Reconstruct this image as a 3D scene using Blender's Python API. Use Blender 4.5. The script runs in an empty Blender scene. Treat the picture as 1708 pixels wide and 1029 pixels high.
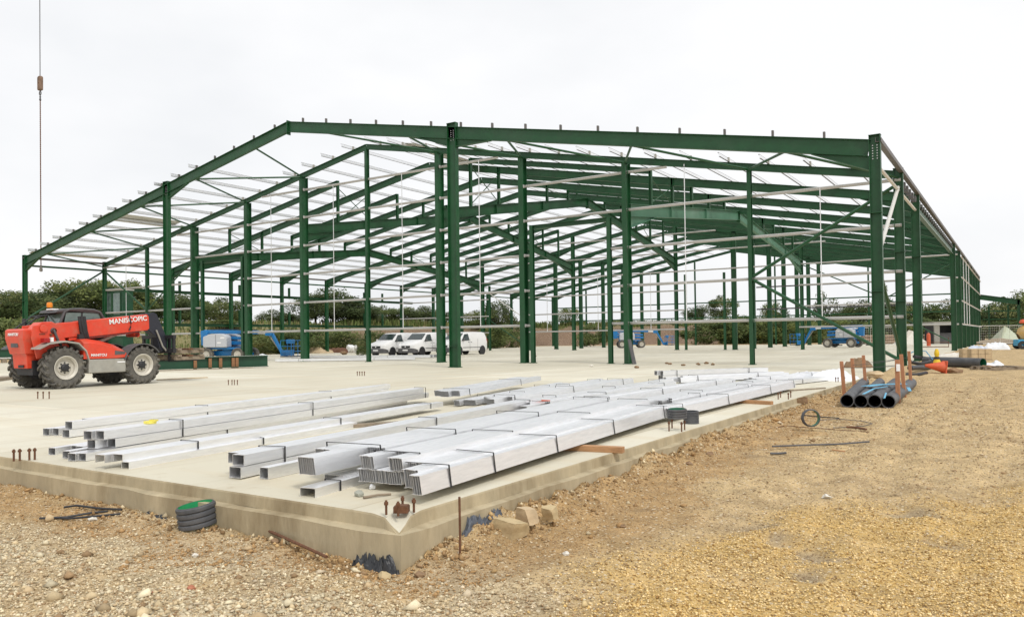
import bpy, math, random
import numpy as np
from mathutils import Vector as V, Matrix

random.seed(7); rng = np.random.default_rng(7)
C = bpy.context.scene.collection
R = math.radians
scene = bpy.context.scene

# ------------------------------------------------------------------ camera
CAM = (3.97652, -28.75491, 1.30995)
YAW, PITCH, ROLL = 0.57872, 0.0155, -0.01315
FPX, PX, PY, IW, IH = 1293.914, 854.22, 544.49, 1708.0, 1029.0
cyw, syw = math.cos(YAW), math.sin(YAW)
FW = V((-syw*math.cos(PITCH), cyw*math.cos(PITCH), math.sin(PITCH)))
RT = V((cyw, syw, 0)); UP = RT.cross(FW)
R2 = RT*math.cos(ROLL) + UP*math.sin(ROLL); U2 = UP*math.cos(ROLL) - RT*math.sin(ROLL)
cam = bpy.data.cameras.new("camera"); cam_o = bpy.data.objects.new("camera", cam); C.objects.link(cam_o)
cam_o.matrix_world = Matrix(((R2.x, U2.x, -FW.x, CAM[0]), (R2.y, U2.y, -FW.y, CAM[1]), (R2.z, U2.z, -FW.z, CAM[2]), (0, 0, 0, 1)))
cam.sensor_width = 36; cam.lens = 36*FPX/IW; cam.shift_y = (PY-IH/2)/IW; cam.shift_x = (IW/2-PX)/IW
cam.clip_start = 0.1; cam.clip_end = 3000
scene.camera = cam_o

def G(x, y, z=0.0):
    """point of the level z that stands at a place of the survey photograph"""
    d = FW + R2*((x-PX)/FPX) - U2*((y-PY)/FPX)
    return V(CAM) + d*((z-CAM[2])/d.z)
def GD(x, y, depth):
    return V(CAM) + (FW + R2*((x-PX)/FPX) - U2*((y-PY)/FPX))*depth

# ------------------------------------------------------------------ light
w = bpy.data.worlds.new("World"); scene.world = w; w.use_nodes = True
nt = w.node_tree; nt.nodes.clear(); N = nt.nodes.new; LK = nt.links.new
SUN_EL, SUN_AZ = R(52), R(118)          # azimuth from +Y clockwise
sky = N('ShaderNodeTexSky'); sky.sky_type = 'NISHITA'; sky.sun_disc = False
sky.sun_elevation = SUN_EL; sky.sun_rotation = SUN_AZ; sky.dust_density = 4; sky.air_density = 1
b1 = N('ShaderNodeBackground'); b1.inputs[1].default_value = 0.08; LK(sky.outputs[0], b1.inputs[0])
tc = N('ShaderNodeTexCoord'); mp = N('ShaderNodeMapping'); mp.inputs['Scale'].default_value = (1, 1, 2.2)
nz = N('ShaderNodeTexNoise'); nz.inputs['Scale'].default_value = 1.6; nz.inputs['Detail'].default_value = 5; nz.inputs['Roughness'].default_value = .5
cr = N('ShaderNodeValToRGB'); cr.color_ramp.elements[0].position = .33; cr.color_ramp.elements[1].position = .60
cr.color_ramp.elements[0].color = (.67, .685, .705, 1); cr.color_ramp.elements[1].color = (.815, .815, .82, 1)
b2 = N('ShaderNodeBackground'); b2.inputs[1].default_value = 1.0
LK(tc.outputs['Generated'], mp.inputs[0]); LK(mp.outputs[0], nz.inputs['Vector']); LK(nz.outputs['Fac'], cr.inputs[0]); LK(cr.outputs[0], b2.inputs[0])
mx = N('ShaderNodeMixShader'); mx.inputs[0].default_value = .93; LK(b1.outputs[0], mx.inputs[1]); LK(b2.outputs[0], mx.inputs[2])
wo = N('ShaderNodeOutputWorld'); LK(mx.outputs[0], wo.inputs[0])
sun = bpy.data.lights.new("sun", 'SUN'); sun.energy = 1.5; sun.angle = R(14); sun.color = (1, .96, .9)
sun_o = bpy.data.objects.new("sun", sun); C.objects.link(sun_o)
sd = V((math.sin(SUN_AZ)*math.cos(SUN_EL), math.cos(SUN_AZ)*math.cos(SUN_EL), math.sin(SUN_EL)))
sun_o.rotation_euler = sd.to_track_quat('Z', 'Y').to_euler(); sun_o.location = (0, 0, 60)
scene.view_settings.view_transform = 'Standard'; scene.view_settings.look = 'None'
scene.view_settings.exposure = 0.38; scene.view_settings.gamma = 1
try: scene.view_settings.use_curve_mapping = False
except Exception: pass
scene.cycles.max_bounces = 6; scene.cycles.diffuse_bounces = 3; scene.cycles.glossy_bounces = 3
scene.cycles.use_denoising = True

# ------------------------------------------------------------------ materials
MATS = {}
def mat(name, col, rough=.6, metal=0., var=.12, scale=6., bump=0., bscale=40., spec=.5, dirt=None, dirt_amt=.35, stretch=None, attr=None, coat=0.):
    if name in MATS: return MATS[name]
    m = bpy.data.materials.new(name); m.use_nodes = True; t = m.node_tree; p = t.nodes['Principled BSDF']
    n_ = t.nodes.new; l_ = t.links.new
    co = n_('ShaderNodeTexCoord'); mpn = n_('ShaderNodeMapping')
    if stretch: mpn.inputs['Scale'].default_value = stretch
    l_(co.outputs['Object'], mpn.inputs[0])
    no = n_('ShaderNodeTexNoise'); no.inputs['Scale'].default_value = scale; no.inputs['Detail'].default_value = 6; no.inputs['Roughness'].default_value = .62
    l_(mpn.outputs[0], no.inputs['Vector'])
    mr = n_('ShaderNodeMapRange'); mr.inputs[1].default_value = .25; mr.inputs[2].default_value = .75
    mr.inputs[3].default_value = 1-var; mr.inputs[4].default_value = 1+var; l_(no.outputs['Fac'], mr.inputs[0])
    mul = n_('ShaderNodeMix'); mul.data_type = 'RGBA'; mul.blend_type = 'MULTIPLY'; mul.inputs[0].default_value = 1
    mul.inputs[6].default_value = (*col, 1); l_(mr.outputs[0], mul.inputs[7])
    if attr:
        at = n_('ShaderNodeAttribute'); at.attribute_name = attr; l_(at.outputs['Color'], mul.inputs[6])
    out = mul.outputs[2]
    if dirt:
        n2 = n_('ShaderNodeTexNoise'); n2.inputs['Scale'].default_value = scale*.45; n2.inputs['Detail'].default_value = 8; n2.inputs['Roughness'].default_value = .7
        l_(mpn.outputs[0], n2.inputs['Vector'])
        m2 = n_('ShaderNodeMapRange'); m2.inputs[1].default_value = .48; m2.inputs[2].default_value = .75; m2.inputs[3].default_value = 0; m2.inputs[4].default_value = dirt_amt
        l_(n2.outputs['Fac'], m2.inputs[0])
        mi = n_('ShaderNodeMix'); mi.data_type = 'RGBA'; l_(m2.outputs[0], mi.inputs[0]); l_(out, mi.inputs[6]); mi.inputs[7].default_value = (*dirt, 1); out = mi.outputs[2]
    l_(out, p.inputs['Base Color'])
    p.inputs['Roughness'].default_value = rough; p.inputs['Metallic'].default_value = metal; p.inputs['Specular IOR Level'].default_value = spec
    if coat: p.inputs['Coat Weight'].default_value = coat; p.inputs['Coat Roughness'].default_value = .12
    if bump:
        n3 = n_('ShaderNodeTexNoise'); n3.inputs['Scale'].default_value = bscale; n3.inputs['Detail'].default_value = 5; l_(mpn.outputs[0], n3.inputs['Vector'])
        bp = n_('ShaderNodeBump'); bp.inputs['Strength'].default_value = bump; bp.inputs['Distance'].default_value = .02; l_(n3.outputs['Fac'], bp.inputs['Height']); l_(bp.outputs[0], p.inputs['Normal'])
    MATS[name] = m; return m

GREEN = mat('green_paint', (.0060, .066, .0195), .45, 0, .24, 1.6, spec=.5, dirt=(.05, .10, .06), dirt_amt=.4)
GREEN_PALE = mat('green_paint_pale', (.07, .19, .12), .55, 0, .2, .5, dirt=(.25, .33, .28), dirt_amt=.5)  # paler green, for the portal on line D
GALV = mat('galvanised_steel', (.94, .945, .955), .42, .90, .09, 9, dirt=(.72, .76, .79), dirt_amt=.35, stretch=(.5, 4, 4))
GALV_ROOF = mat('galvanised_shade_dark', (.13, .12, .115), .5, .2, .15, 3)  # dark copy of galvanised steel; underside shade of purlin flanges put into colour
RAILM = mat('rail_steel', (.52, .515, .505), .5, .4, .12, 3, dirt=(.42, .40, .37), dirt_amt=.4, stretch=(.5, 4, 4))
GALV_DULL = mat('galvanised_dull', (.66, .65, .61), .5, .35, .1, 5)
BOLT = mat('bolt_zinc', (.6, .6, .58), .4, .8)
RUST = mat('rusty_steel', (.16, .075, .04), .85, .2, .35, 25, bump=.3)
DARKSTRAP = mat('black_strap', (.02, .02, .022), .6)
TIMBER = mat('timber', (.42, .23, .11), .8, 0, .25, 8, bump=.2, bscale=60, stretch=(1, 6, 6))
TIMBER_O = mat('timber_orange', (.44, .20, .10), .75, 0, .22, 8, bump=.2, bscale=60, stretch=(6, 6, 1))
TIMBER_G = mat('timber_grey', (.25, .20, .145), .85, 0, .3, 8, bump=.2, bscale=60)
BRICKCHIP = mat('brick_chip', (.42, .17, .10), .9, 0, .25, 20, bump=.3)
RED = mat('red_paint', (.68, .055, .022), .38, 0, .1, 5, dirt=(.44, .17, .11), dirt_amt=.6, coat=.1)
BLUE = mat('blue_paint', (.010, .18, .46), .4, 0, .12, 4, dirt=(.08, .16, .26), dirt_amt=.3)
BLUE_L = mat('blue_plastic', (.05, .35, .6), .5, 0, .12, 4)
HOODGREY = mat('grey_hood', (.5, .52, .55), .45, 0, .06, 4)
BLACK = mat('black_plastic', (.022, .022, .025), .55, 0, .2, 8)
CHARCOAL = mat('dark_grey_plastic', (.085, .085, .09), .65, 0, .25, 5, dirt=(.2, .18, .15), dirt_amt=.4)
RUBBER = mat('tyre_rubber', (.10, .094, .083), .85, 0, .25, 7, bump=.3, dirt=(.27, .245, .195), dirt_amt=.75)
RUBBER_D = mat('tyre_rubber_dark', (.03, .03, .03), .8, 0, .2, 7)
RIM = mat('rim_cream', (.58, .55, .48), .5, .1, .15, 6, dirt=(.3, .26, .2), dirt_amt=.5)
RIM_G = mat('rim_silver', (.45, .45, .45), .4, .6)
STEEL_G = mat('grey_panel', (.38, .37, .33), .5, .2, .15, 5, dirt=(.25, .22, .17), dirt_amt=.5)
GLASS = mat('window_glass', (.03, .045, .045), .08, 0, .1, 3, spec=.8)
GLASS_C = mat('cab_glass', (.13, .19, .17), .08, 0, .45, 3, spec=.8)
WHITE = mat('white_paint', (.80, .80, .80), .3, 0, .04, 3, coat=.3, dirt=(.6, .57, .5), dirt_amt=.2)
WHITE_P = mat('white_plastic', (.8, .8, .8), .5, 0, .08, 9)
AMBER = mat('amber_lens', (.75, .24, .015), .25)
REDLENS = mat('red_lens', (.35, .01, .012), .25)
HEADL = mat('headlamp', (.62, .64, .66), .15, .2)
GRAYPIPE = mat('grey_pipe', (.072, .076, .084), .6, 0, .2, 6, dirt=(.24, .23, .22), dirt_amt=.35)
BLACKPIPE = mat('black_pipe', (.03, .032, .037), .5, 0, .2, 6)
PIPEGREEN = mat('green_pipe_lining', (.02, .30, .11), .45, 0, .12, 9)
PIPEGREEN_D = mat('dark_green_pipe_lining', (.02, .16, .085), .5, 0, .12, 9)
BLUESTRAP = mat('blue_strap', (.13, .42, .62), .5)
ORANGE = mat('orange_plastic', (.62, .10, .035), .5, 0, .15, 8, dirt=(.4, .25, .18), dirt_amt=.4)
YELLOW = mat('yellow_plastic', (.75, .5, .02), .5, 0, .1, 8)
STONE = mat('limestone', (.50, .39, .22), .9, 0, .3, 7, bump=.6, bscale=18, dirt=(.20, .12, .06), dirt_amt=.7)
STONE_W = mat('white_stone', (.66, .63, .56), .9, 0, .15, 9, bump=.4, bscale=25)
STONE_B = mat('brown_stone', (.25, .16, .09), .9, 0, .3, 9, bump=.6, bscale=20)
BRICKY = mat('pale_block', (.52, .40, .25), .9, 0, .25, 5, bump=.3)
MEMBRANE = mat('black_membrane', (.028, .030, .034), .45, 0, .3, 12)
MEMBRANE_B = mat('blue_membrane', (.085, .095, .115), .45, 0, .4, 16)
SHEET = mat('white_sheet', (.78, .80, .83), .4, 0, .1, 6)
BARK = mat('bark', (.10, .075, .05), .9, 0, .3, 6)
LEAF = mat('leaves', (.1, .1, .1), .65, 0, .2, 2.5, attr='Col', spec=.2)
_lt = LEAF.node_tree; _p = _lt.nodes['Principled BSDF']; _tr = _lt.nodes.new('ShaderNodeBsdfTranslucent'); _mx = _lt.nodes.new('ShaderNodeMixShader'); _mx.inputs[0].default_value = .42
_lt.links.new(_p.inputs['Base Color'].links[0].from_socket, _tr.inputs['Color']); _lt.links.new(_p.outputs[0], _mx.inputs[1]); _lt.links.new(_tr.outputs[0], _mx.inputs[2]); _lt.links.new(_mx.outputs[0], [n for n in _lt.nodes if n.type == 'OUTPUT_MATERIAL'][0].inputs[0])
STRAW = mat('grass_blades', (.1, .1, .1), .8, 0, .2, 2.5, attr='Col', spec=.1)
PEBBLE = mat('gravel_stones', (.4, .3, .2), .9, 0, .15, 60, attr='Col', spec=.2)

# ------------------------------------------------------------------ mesh builder
class MB:
    def __init__(s): s.v = []; s.f = []; s.mi = []; s.cur = 0
    def add(s, vs, fs):
        b = len(s.v); s.v += [tuple(x) for x in vs]
        for f in fs: s.f.append(tuple(b+i for i in f)); s.mi.append(s.cur)
        return s
    def box(s, c, d, rz=0, M=None):
        x, y, z = d[0]/2, d[1]/2, d[2]/2
        pts = [V(p) for p in ((-x,-y,-z),(x,-y,-z),(x,y,-z),(-x,y,-z),(-x,-y,z),(x,-y,z),(x,y,z),(-x,y,z))]
        if M is None: M = Matrix.Rotation(rz, 3, 'Z')
        return s.add([M @ p + V(c) for p in pts], [(0,3,2,1),(4,5,6,7),(0,1,5,4),(1,2,6,5),(2,3,7,6),(3,0,4,7)])
    def bb(s, x0, x1, y0, y1, z0, z1): return s.box(((x0+x1)/2,(y0+y1)/2,(z0+z1)/2),(x1-x0,y1-y0,z1-z0))
    def prof(s, pts, p0, p1, up=(0,0,1), cap=True):
        """closed outline (u, v) run from p0 to p1; v points along up"""
        p0, p1, up = V(p0), V(p1), V(up); d = (p1-p0).normalized()
        u = d.cross(up)
        if u.length < 1e-6: u = d.cross(V((0,1,0)))
        u.normalize(); vv = u.cross(d).normalized(); n = len(pts)
        a = [p0+u*q[0]+vv*q[1] for q in pts]; b = [p1+u*q[0]+vv*q[1] for q in pts]
        fs = [(i,(i+1)%n,n+(i+1)%n,n+i) for i in range(n)]
        if cap: fs += [tuple(range(n-1,-1,-1)), tuple(range(n,2*n))]
        return s.add(a+b, fs)
    def bar(s, p0, p1, wd, h, up=(0,0,1)): return s.prof([(-wd/2,-h/2),(wd/2,-h/2),(wd/2,h/2),(-wd/2,h/2)], p0, p1, up)
    def ibeam(s, p0, p1, d, b, up=(0,0,1), tf=.02, tw=.014, off=0):
        h = d/2; o = off
        return s.prof([(-b/2,o-h),(b/2,o-h),(b/2,o-h+tf),(tw/2,o-h+tf),(tw/2,o+h-tf),(b/2,o+h-tf),(b/2,o+h),(-b/2,o+h),(-b/2,o+h-tf),(-tw/2,o+h-tf),(-tw/2,o-h+tf),(-b/2,o-h+tf)], p0, p1, up)
    def tube(s, pts, r, n=8, cap=True):
        pts = [V(p) for p in pts]; rs = r if isinstance(r, (list, tuple)) else [r]*len(pts)
        ref = V((0,0,1)); rings = []
        for i, p in enumerate(pts):
            d = (pts[min(i+1,len(pts)-1)]-pts[max(i-1,0)])
            if d.length < 1e-9: d = V((0,0,1))
            d.normalize(); u = d.cross(ref)
            if u.length < .05: u = d.cross(V((0,1,0)))
            u.normalize(); q = d.cross(u)
            rings.append([p+u*(math.cos(2*math.pi*k/n)*rs[i])+q*(math.sin(2*math.pi*k/n)*rs[i]) for k in range(n)])
        vs = [x for rg in rings for x in rg]; fs = []
        for i in range(len(pts)-1):
            for k in range(n): fs.append((i*n+k, i*n+(k+1)%n, (i+1)*n+(k+1)%n, (i+1)*n+k))
        if cap: fs += [tuple(range(n-1,-1,-1)), tuple(range((len(pts)-1)*n, len(pts)*n))]
        return s.add(vs, fs)
    def lathe(s, prof, o=(0,0,0), axis=(0,0,1), n=20, closed=False):
        """profile (radius, along axis)"""
        o, ax = V(o), V(axis).normalized(); u = ax.cross(V((0,0,1)))
        if u.length < .05: u = V((1,0,0))
        u.normalize(); q = ax.cross(u); m = len(prof)
        vs = [o+ax*h+(u*math.cos(2*math.pi*k/n)+q*math.sin(2*math.pi*k/n))*r for r, h in prof for k in range(n)]
        fs = []
        for i in range(m if closed else m-1):
            j = (i+1) % m
            for k in range(n): fs.append((i*n+k, i*n+(k+1)%n, j*n+(k+1)%n, j*n+k))
        return s.add(vs, fs)
    def ext(s, poly, y0, y1, M=None):
        """outline in x, z pushed from y0 to y1"""
        n = len(poly); vs = [V((x,y0,z)) for x,z in poly]+[V((x,y1,z)) for x,z in poly]
        if M is not None: vs = [M @ p for p in vs]
        return s.add(vs, [(i,(i+1)%n,n+(i+1)%n,n+i) for i in range(n)]+[tuple(range(n-1,-1,-1)),tuple(range(n,2*n))])
    def quad(s, a, b, c, d): return s.add([a,b,c,d], [(0,1,2,3)])
    def loft(s, rings, cap=True):
        n = len(rings[0]); vs = [p for r in rings for p in r]; fs = []
        for i in range(len(rings)-1):
            for k in range(n): fs.append((i*n+k,i*n+(k+1)%n,(i+1)*n+(k+1)%n,(i+1)*n+k))
        if cap: fs += [tuple(range(n-1,-1,-1)), tuple(range((len(rings)-1)*n,len(rings)*n))]
        return s.add(vs, fs)
    def build(s, name, mats, parent=None, smooth=False, bevel=0, org=(0,0,0), fix=True):
        me = bpy.data.meshes.new(name); ox, oy, oz = org
        me.from_pydata([(a-ox,b-oy,c-oz) for a,b,c in s.v], [], s.f)
        for m in (mats if isinstance(mats, (list, tuple)) else [mats]): me.materials.append(m)
        me.polygons.foreach_set('material_index', s.mi)
        if fix:
            import bmesh
            bm = bmesh.new(); bm.from_mesh(me); bmesh.ops.recalc_face_normals(bm, faces=bm.faces); bm.to_mesh(me); bm.free()
        if smooth: me.polygons.foreach_set('use_smooth', [True]*len(me.polygons))
        me.update(); o = bpy.data.objects.new(name, me); C.objects.link(o)
        if parent: o.parent = parent
        if bevel:
            b = o.modifiers.new('bevel', 'BEVEL'); b.width = bevel; b.segments = 2; b.limit_method = 'ANGLE'; b.angle_limit = R(35)
        if smooth and hasattr(me, 'set_sharp_from_angle'): me.set_sharp_from_angle(angle=R(38))
        return o

def thing(name, label, cat, loc=(0,0,0), rz=0, group=None):
    o = bpy.data.objects.new(name, None); C.objects.link(o); o.location = loc; o.rotation_euler = (0,0,rz)
    o.empty_display_size = .2; return tag(o, label, cat, group)
def tag(o, label, cat, group=None, kind=None):
    if label: o['label'] = label
    if cat: o['category'] = cat
    if group: o['group'] = group
    if kind: o['kind'] = kind
    return o
def copy_tree(o, parent=None):
    c = o.copy(); C.objects.link(c)
    if parent: c.parent = parent
    for ch in list(o.children): copy_tree(ch, c)
    return c
def text(name, body, size, mt, parent, M, ext=.004):
    cu = bpy.data.curves.new(name, 'FONT'); cu.body = body; cu.size = size; cu.extrude = ext; cu.align_x = 'LEFT'; cu.offset = size*.018
    t = bpy.data.objects.new(name+'_curve', cu); C.objects.link(t)
    me = bpy.data.meshes.new_from_object(t.evaluated_get(bpy.context.evaluated_depsgraph_get()))
    bpy.data.objects.remove(t); bpy.data.curves.remove(cu); me.materials.clear(); me.materials.append(mt); me.transform(M)
    o = bpy.data.objects.new(name, me); C.objects.link(o); o.parent = parent; return o

# value noise
_PT = rng.random((256, 256))
def vnoise(x, y):
    x = np.asarray(x, float); y = np.asarray(y, float)
    xi = np.floor(x).astype(int); yi = np.floor(y).astype(int); fx = x-xi; fy = y-yi
    fx = fx*fx*(3-2*fx); fy = fy*fy*(3-2*fy); a = _PT[xi % 256, yi % 256]; b = _PT[(xi+1) % 256, yi % 256]
    c = _PT[xi % 256, (yi+1) % 256]; d = _PT[(xi+1) % 256, (yi+1) % 256]
    return (a*(1-fx)+b*fx)*(1-fy)+(c*(1-fx)+d*fx)*fy
def fbm(x, y, o=4):
    t = 0; a = .5
    for i in range(o): t = t+a*vnoise(x*2**i+17*i, y*2**i+31*i); a *= .5
    return t
def mesh_np(name, verts, faces, mt, col=None, smooth=False):
    """verts (n,3), faces (m,k)"""
    me = bpy.data.meshes.new(name); n, (m, k) = len(verts), faces.shape
    me.vertices.add(n); me.vertices.foreach_set('co', verts.astype(np.float32).ravel())
    me.loops.add(m*k); me.loops.foreach_set('vertex_index', faces.astype(np.int32).ravel())
    me.polygons.add(m); me.polygons.foreach_set('loop_start', np.arange(0, m*k, k, dtype=np.int32))
    me.update(calc_edges=True)
    if smooth: me.polygons.foreach_set('use_smooth', np.ones(m, bool))
    me.materials.append(mt)
    if col is not None:
        a = me.color_attributes.new('Col', 'FLOAT_COLOR', 'POINT'); c4 = np.ones((n, 4), np.float32); c4[:, :3] = col; a.data.foreach_set('color', c4.ravel())
    return me

# ------------------------------------------------------------------ setting: slab and ground
D = 6.0656; HE = 7.8745; RISE = 5.43; L = -58.484; RID = L/2; SL = RISE/(-RID)
NF = 13
SX, SY0, SY1 = .195, -24.49, NF*D+1.5
XL = L-1.6
CONC = mat('concrete_floor', (.69, .66, .55), .72, 0, .07, .35, bump=.08, bscale=30, dirt=(.48, .42, .30), dirt_amt=.30, spec=.3)
CONC_E = mat('concrete_edge', (.43, .365, .245), .85, 0, .25, 3.2, bump=.4, bscale=22, dirt=(.20, .145, .075), dirt_amt=.85, spec=.2, stretch=(1, 1, .3))
def slab_marks(m):
    t = m.node_tree; p = t.nodes['Principled BSDF']; out = p.inputs['Base Color'].links[0].from_socket; n_ = t.nodes.new; l_ = t.links.new
    co = n_('ShaderNodeTexCoord')
    def mul(out, fac, colr=None, amt=None):
        mi = n_('ShaderNodeMix'); mi.data_type = 'RGBA'; l_(fac, mi.inputs[0]); l_(out, mi.inputs[6]); mi.inputs[7].default_value = (*colr, 1); return mi.outputs[2]
    def noise(scale, st, lo, hi, amt, det=6, loc=(0,0,0)):
        mp_ = n_('ShaderNodeMapping'); mp_.inputs['Scale'].default_value = st; mp_.inputs['Location'].default_value = loc; l_(co.outputs['Object'], mp_.inputs[0])
        no = n_('ShaderNodeTexNoise'); no.inputs['Scale'].default_value = scale; no.inputs['Detail'].default_value = det; no.inputs['Roughness'].default_value = .65; l_(mp_.outputs[0], no.inputs['Vector'])
        mr = n_('ShaderNodeMapRange'); mr.inputs[1].default_value = lo; mr.inputs[2].default_value = hi; mr.inputs[3].default_value = 0; mr.inputs[4].default_value = amt; l_(no.outputs['Fac'], mr.inputs[0]); return mr.outputs[0]
    br = n_('ShaderNodeTexBrick'); br.offset = 0; br.inputs['Scale'].default_value = 1; br.inputs['Brick Width'].default_value = 6.0656; br.inputs['Row Height'].default_value = 6.0656; br.inputs['Mortar Size'].default_value = .012; br.inputs['Mortar Smooth'].default_value = .1
    br.inputs['Color1'].default_value = (1, 1, 1, 1); br.inputs['Color2'].default_value = (.83, .82, .79, 1); br.inputs['Mortar'].default_value = (.62, .58, .5, 1)
    mpb = n_('ShaderNodeMapping'); mpb.inputs['Location'].default_value = (.4, 2.2, 0); l_(co.outputs['Object'], mpb.inputs[0]); l_(mpb.outputs[0], br.inputs['Vector'])
    mm = n_('ShaderNodeMix'); mm.data_type = 'RGBA'; mm.blend_type = 'MULTIPLY'; mm.inputs[0].default_value = 1.0; l_(out, mm.inputs[6]); l_(br.outputs['Color'], mm.inputs[7]); out = mm.outputs[2]
    out = mul(out, noise(.22, (1, 1, 1), .43, .70, .5), (.54, .49, .37))                    # damp and curing tones
    out = mul(out, noise(.5, (2.6, .22, 1), .50, .66, .40, 5, (3, 7, 0)), (.46, .40, .29))   # long tyre smears
    out = mul(out, noise(.5, (.2, 2.4, 1), .52, .66, .40, 5, (9, 1, 0)), (.56, .46, .30))
    out = mul(out, noise(3.2, (1, 1, 1), .60, .74, .45, 8), (.40, .33, .22))                 # mud splashes
    out = mul(out, noise(26, (1, 1, 1), .66, .74, .4, 3), (.34, .27, .17))                   # crumbs of soil
    l_(out, p.inputs['Base Color'])
slab_marks(CONC)
def slab():
    m = MB(); cx, cy = SX-.105, SY0+.105          # upper pour set back from the lower
    top = [(XL, cy, 0), (cx-.45, cy, 0), (cx, cy+.45, 0), (cx, SY1, 0), (XL, SY1, 0)]
    m.cur = 0; m.add(top, [(0, 1, 2, 3, 4)])
    rim = [(cx-.45, cy, 0), (cx-.26, cy+.004, -.004), (cx-.13, cy-.004, -.02), (cx-.04, cy-.035, -.06), (cx+.07, cy-.07, -.096), (cx+.035, cy+.04, -.06), (cx+.004, cy+.13, -.02), (cx-.004, cy+.26, -.004), (cx, cy+.45, 0)]
    m.add(rim+[(cx-.225, cy+.225, 0), (cx-.16, cy+.16, -.004)], [(9, 0, 1), (10, 9, 1), (10, 1, 2), (10, 2, 3), (10, 3, 4), (10, 4, 5), (10, 5, 6), (10, 6, 7), (10, 7, 9), (9, 7, 8)])
    m.cur = 1; run = [top[0]]+rim+[top[3], top[4]]; n = len(run)
    def outw(x, y, d): return (x+(d if x > -1.2 and y > cy+.03 else 0), y-(d if y < cy+.03 else 0))
    low = [(*outw(x, y, .006), z-.014) for x, y, z in run]; bot = [(*outw(x, y, .014), min(-.105, z-.016)) for x, y, z in run]
    m.add(run+low+bot, [(i, i+1, n+i+1, n+i) for i in range(n-1)]+[(n+i, n+i+1, 2*n+i+1, 2*n+i) for i in range(n-1)])
    # lower pour, its front edge in short lengths with slightly wandering line
    ys = np.concatenate([np.arange(SY0, -2, .35), np.linspace(-2, SY1, 12)]); xs = np.concatenate([np.arange(SX, -12, -.35), np.linspace(-12.2, XL, 8)])
    path = [(x, SY0+.012*math.sin(3.1*x)+.006*math.sin(11*x), x) for x in xs[::-1]]+[(SX+.012*math.sin(2.3*y)+.006*math.sin(9*y), y, y) for y in ys[1:]]
    k = len(path); o0, o1, o2 = [], [], []
    for i, (x, y, t) in enumerate(path):
        fx = 1 if y > SY0+.2 else 0
        inx, iny = (x-.16, y) if fx else (x, y+.16)
        if abs(x-SX) < .3 and y < SY0+.2: inx, iny = x-.16, y+.16
        o0.append((inx, iny, -.098)); o1.append((x, y, -.112+.006*math.sin(5*t))); o2.append((x+.01*fx, y-.01*(1-fx), -.75))
    mm = MB(); mm.add(o0+o1+o2, [(i, i+1, k+i+1, k+i) for i in range(k-1)]+[(k+i, k+i+1, 2*k+i+1, 2*k+i) for i in range(k-1)])
    s = m.build('concrete_slab', [CONC, CONC_E]); tag(s, None, None, kind='structure')
    s2 = mm.build('slab_footing', CONC_E, s)
slab()

HOL = [(float(G(px_, py_, -.34).x), float(G(px_, py_, -.34).y), r_) for px_, py_, r_ in ((1365, 930, .17), (1300, 908, .16), (1350, 962, .12), (1250, 880, .2), (1530, 862, .22), (1560, 905, .16))]
def ground_h(x, y):
    x = np.asarray(x, float); y = np.asarray(y, float)
    base = -.34+.30*np.clip((y+24)/26, 0, 1)**.8
    base = np.where(x < -1, np.maximum(base, -.34+.011*np.clip(-x-1, 0, 12)), base)
    dx = np.maximum(x-SX, 0); dy = np.maximum(SY0-y, 0); dd = np.hypot(dx, dy)
    mound = np.where(dy > 0, .35, 1.)*np.exp(-(dd/.34)**2)*(.04+.26*np.clip(fbm(x*1.3+3, y*1.3, 3)-.28, 0, 1)+.16*(fbm(x*6, y*6, 3)-.42)+.05*(vnoise(x*17, y*17)-.5))
    corner = np.exp(-(((x-SX+.15)/.55)**2+((y-SY0)/.4)**2))
    rough = .05*(fbm(x*.5, y*.5, 3)-.45)+.03*(fbm(x*3.3+9, y*3.3, 4)-.45)+.016*(vnoise(x*22, y*22)-.5)
    far = np.clip((np.hypot(x-4, y+28)-14)/30, 0, 1)
    rough = rough+.055*(fbm(x*.33+4, y*.33, 2)-.4)
    for rx, sl_ in ((2.05, .05), (3.75, .05), (2.9, -.09), (4.6, -.09)):
        u = (x-rx-sl_*(y+20)-.25*(vnoise(y*.35+rx, y*0)-.5))/.17; rough = rough+(-.030*np.exp(-u*u)+.016*np.exp(-(np.abs(u)-1.9)**2*1.6))*(x > 1.2)*(.6+.8*vnoise(x*3, y*3))
    for hx, hy, hr in HOL: rough = rough-.05*np.exp(-(((x-hx)/hr)**2+((y-hy)/hr)**2))
    h = base+mound*(1-.75*corner)-.05*corner+rough*(1-.7*far)
    inside = (x < SX-.02) & (y > SY0+.02) & (y < SY1-.1) & (x > XL+.1)
    h = np.where(inside, -.5, h)
    # bank and field behind the building
    return h

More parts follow.
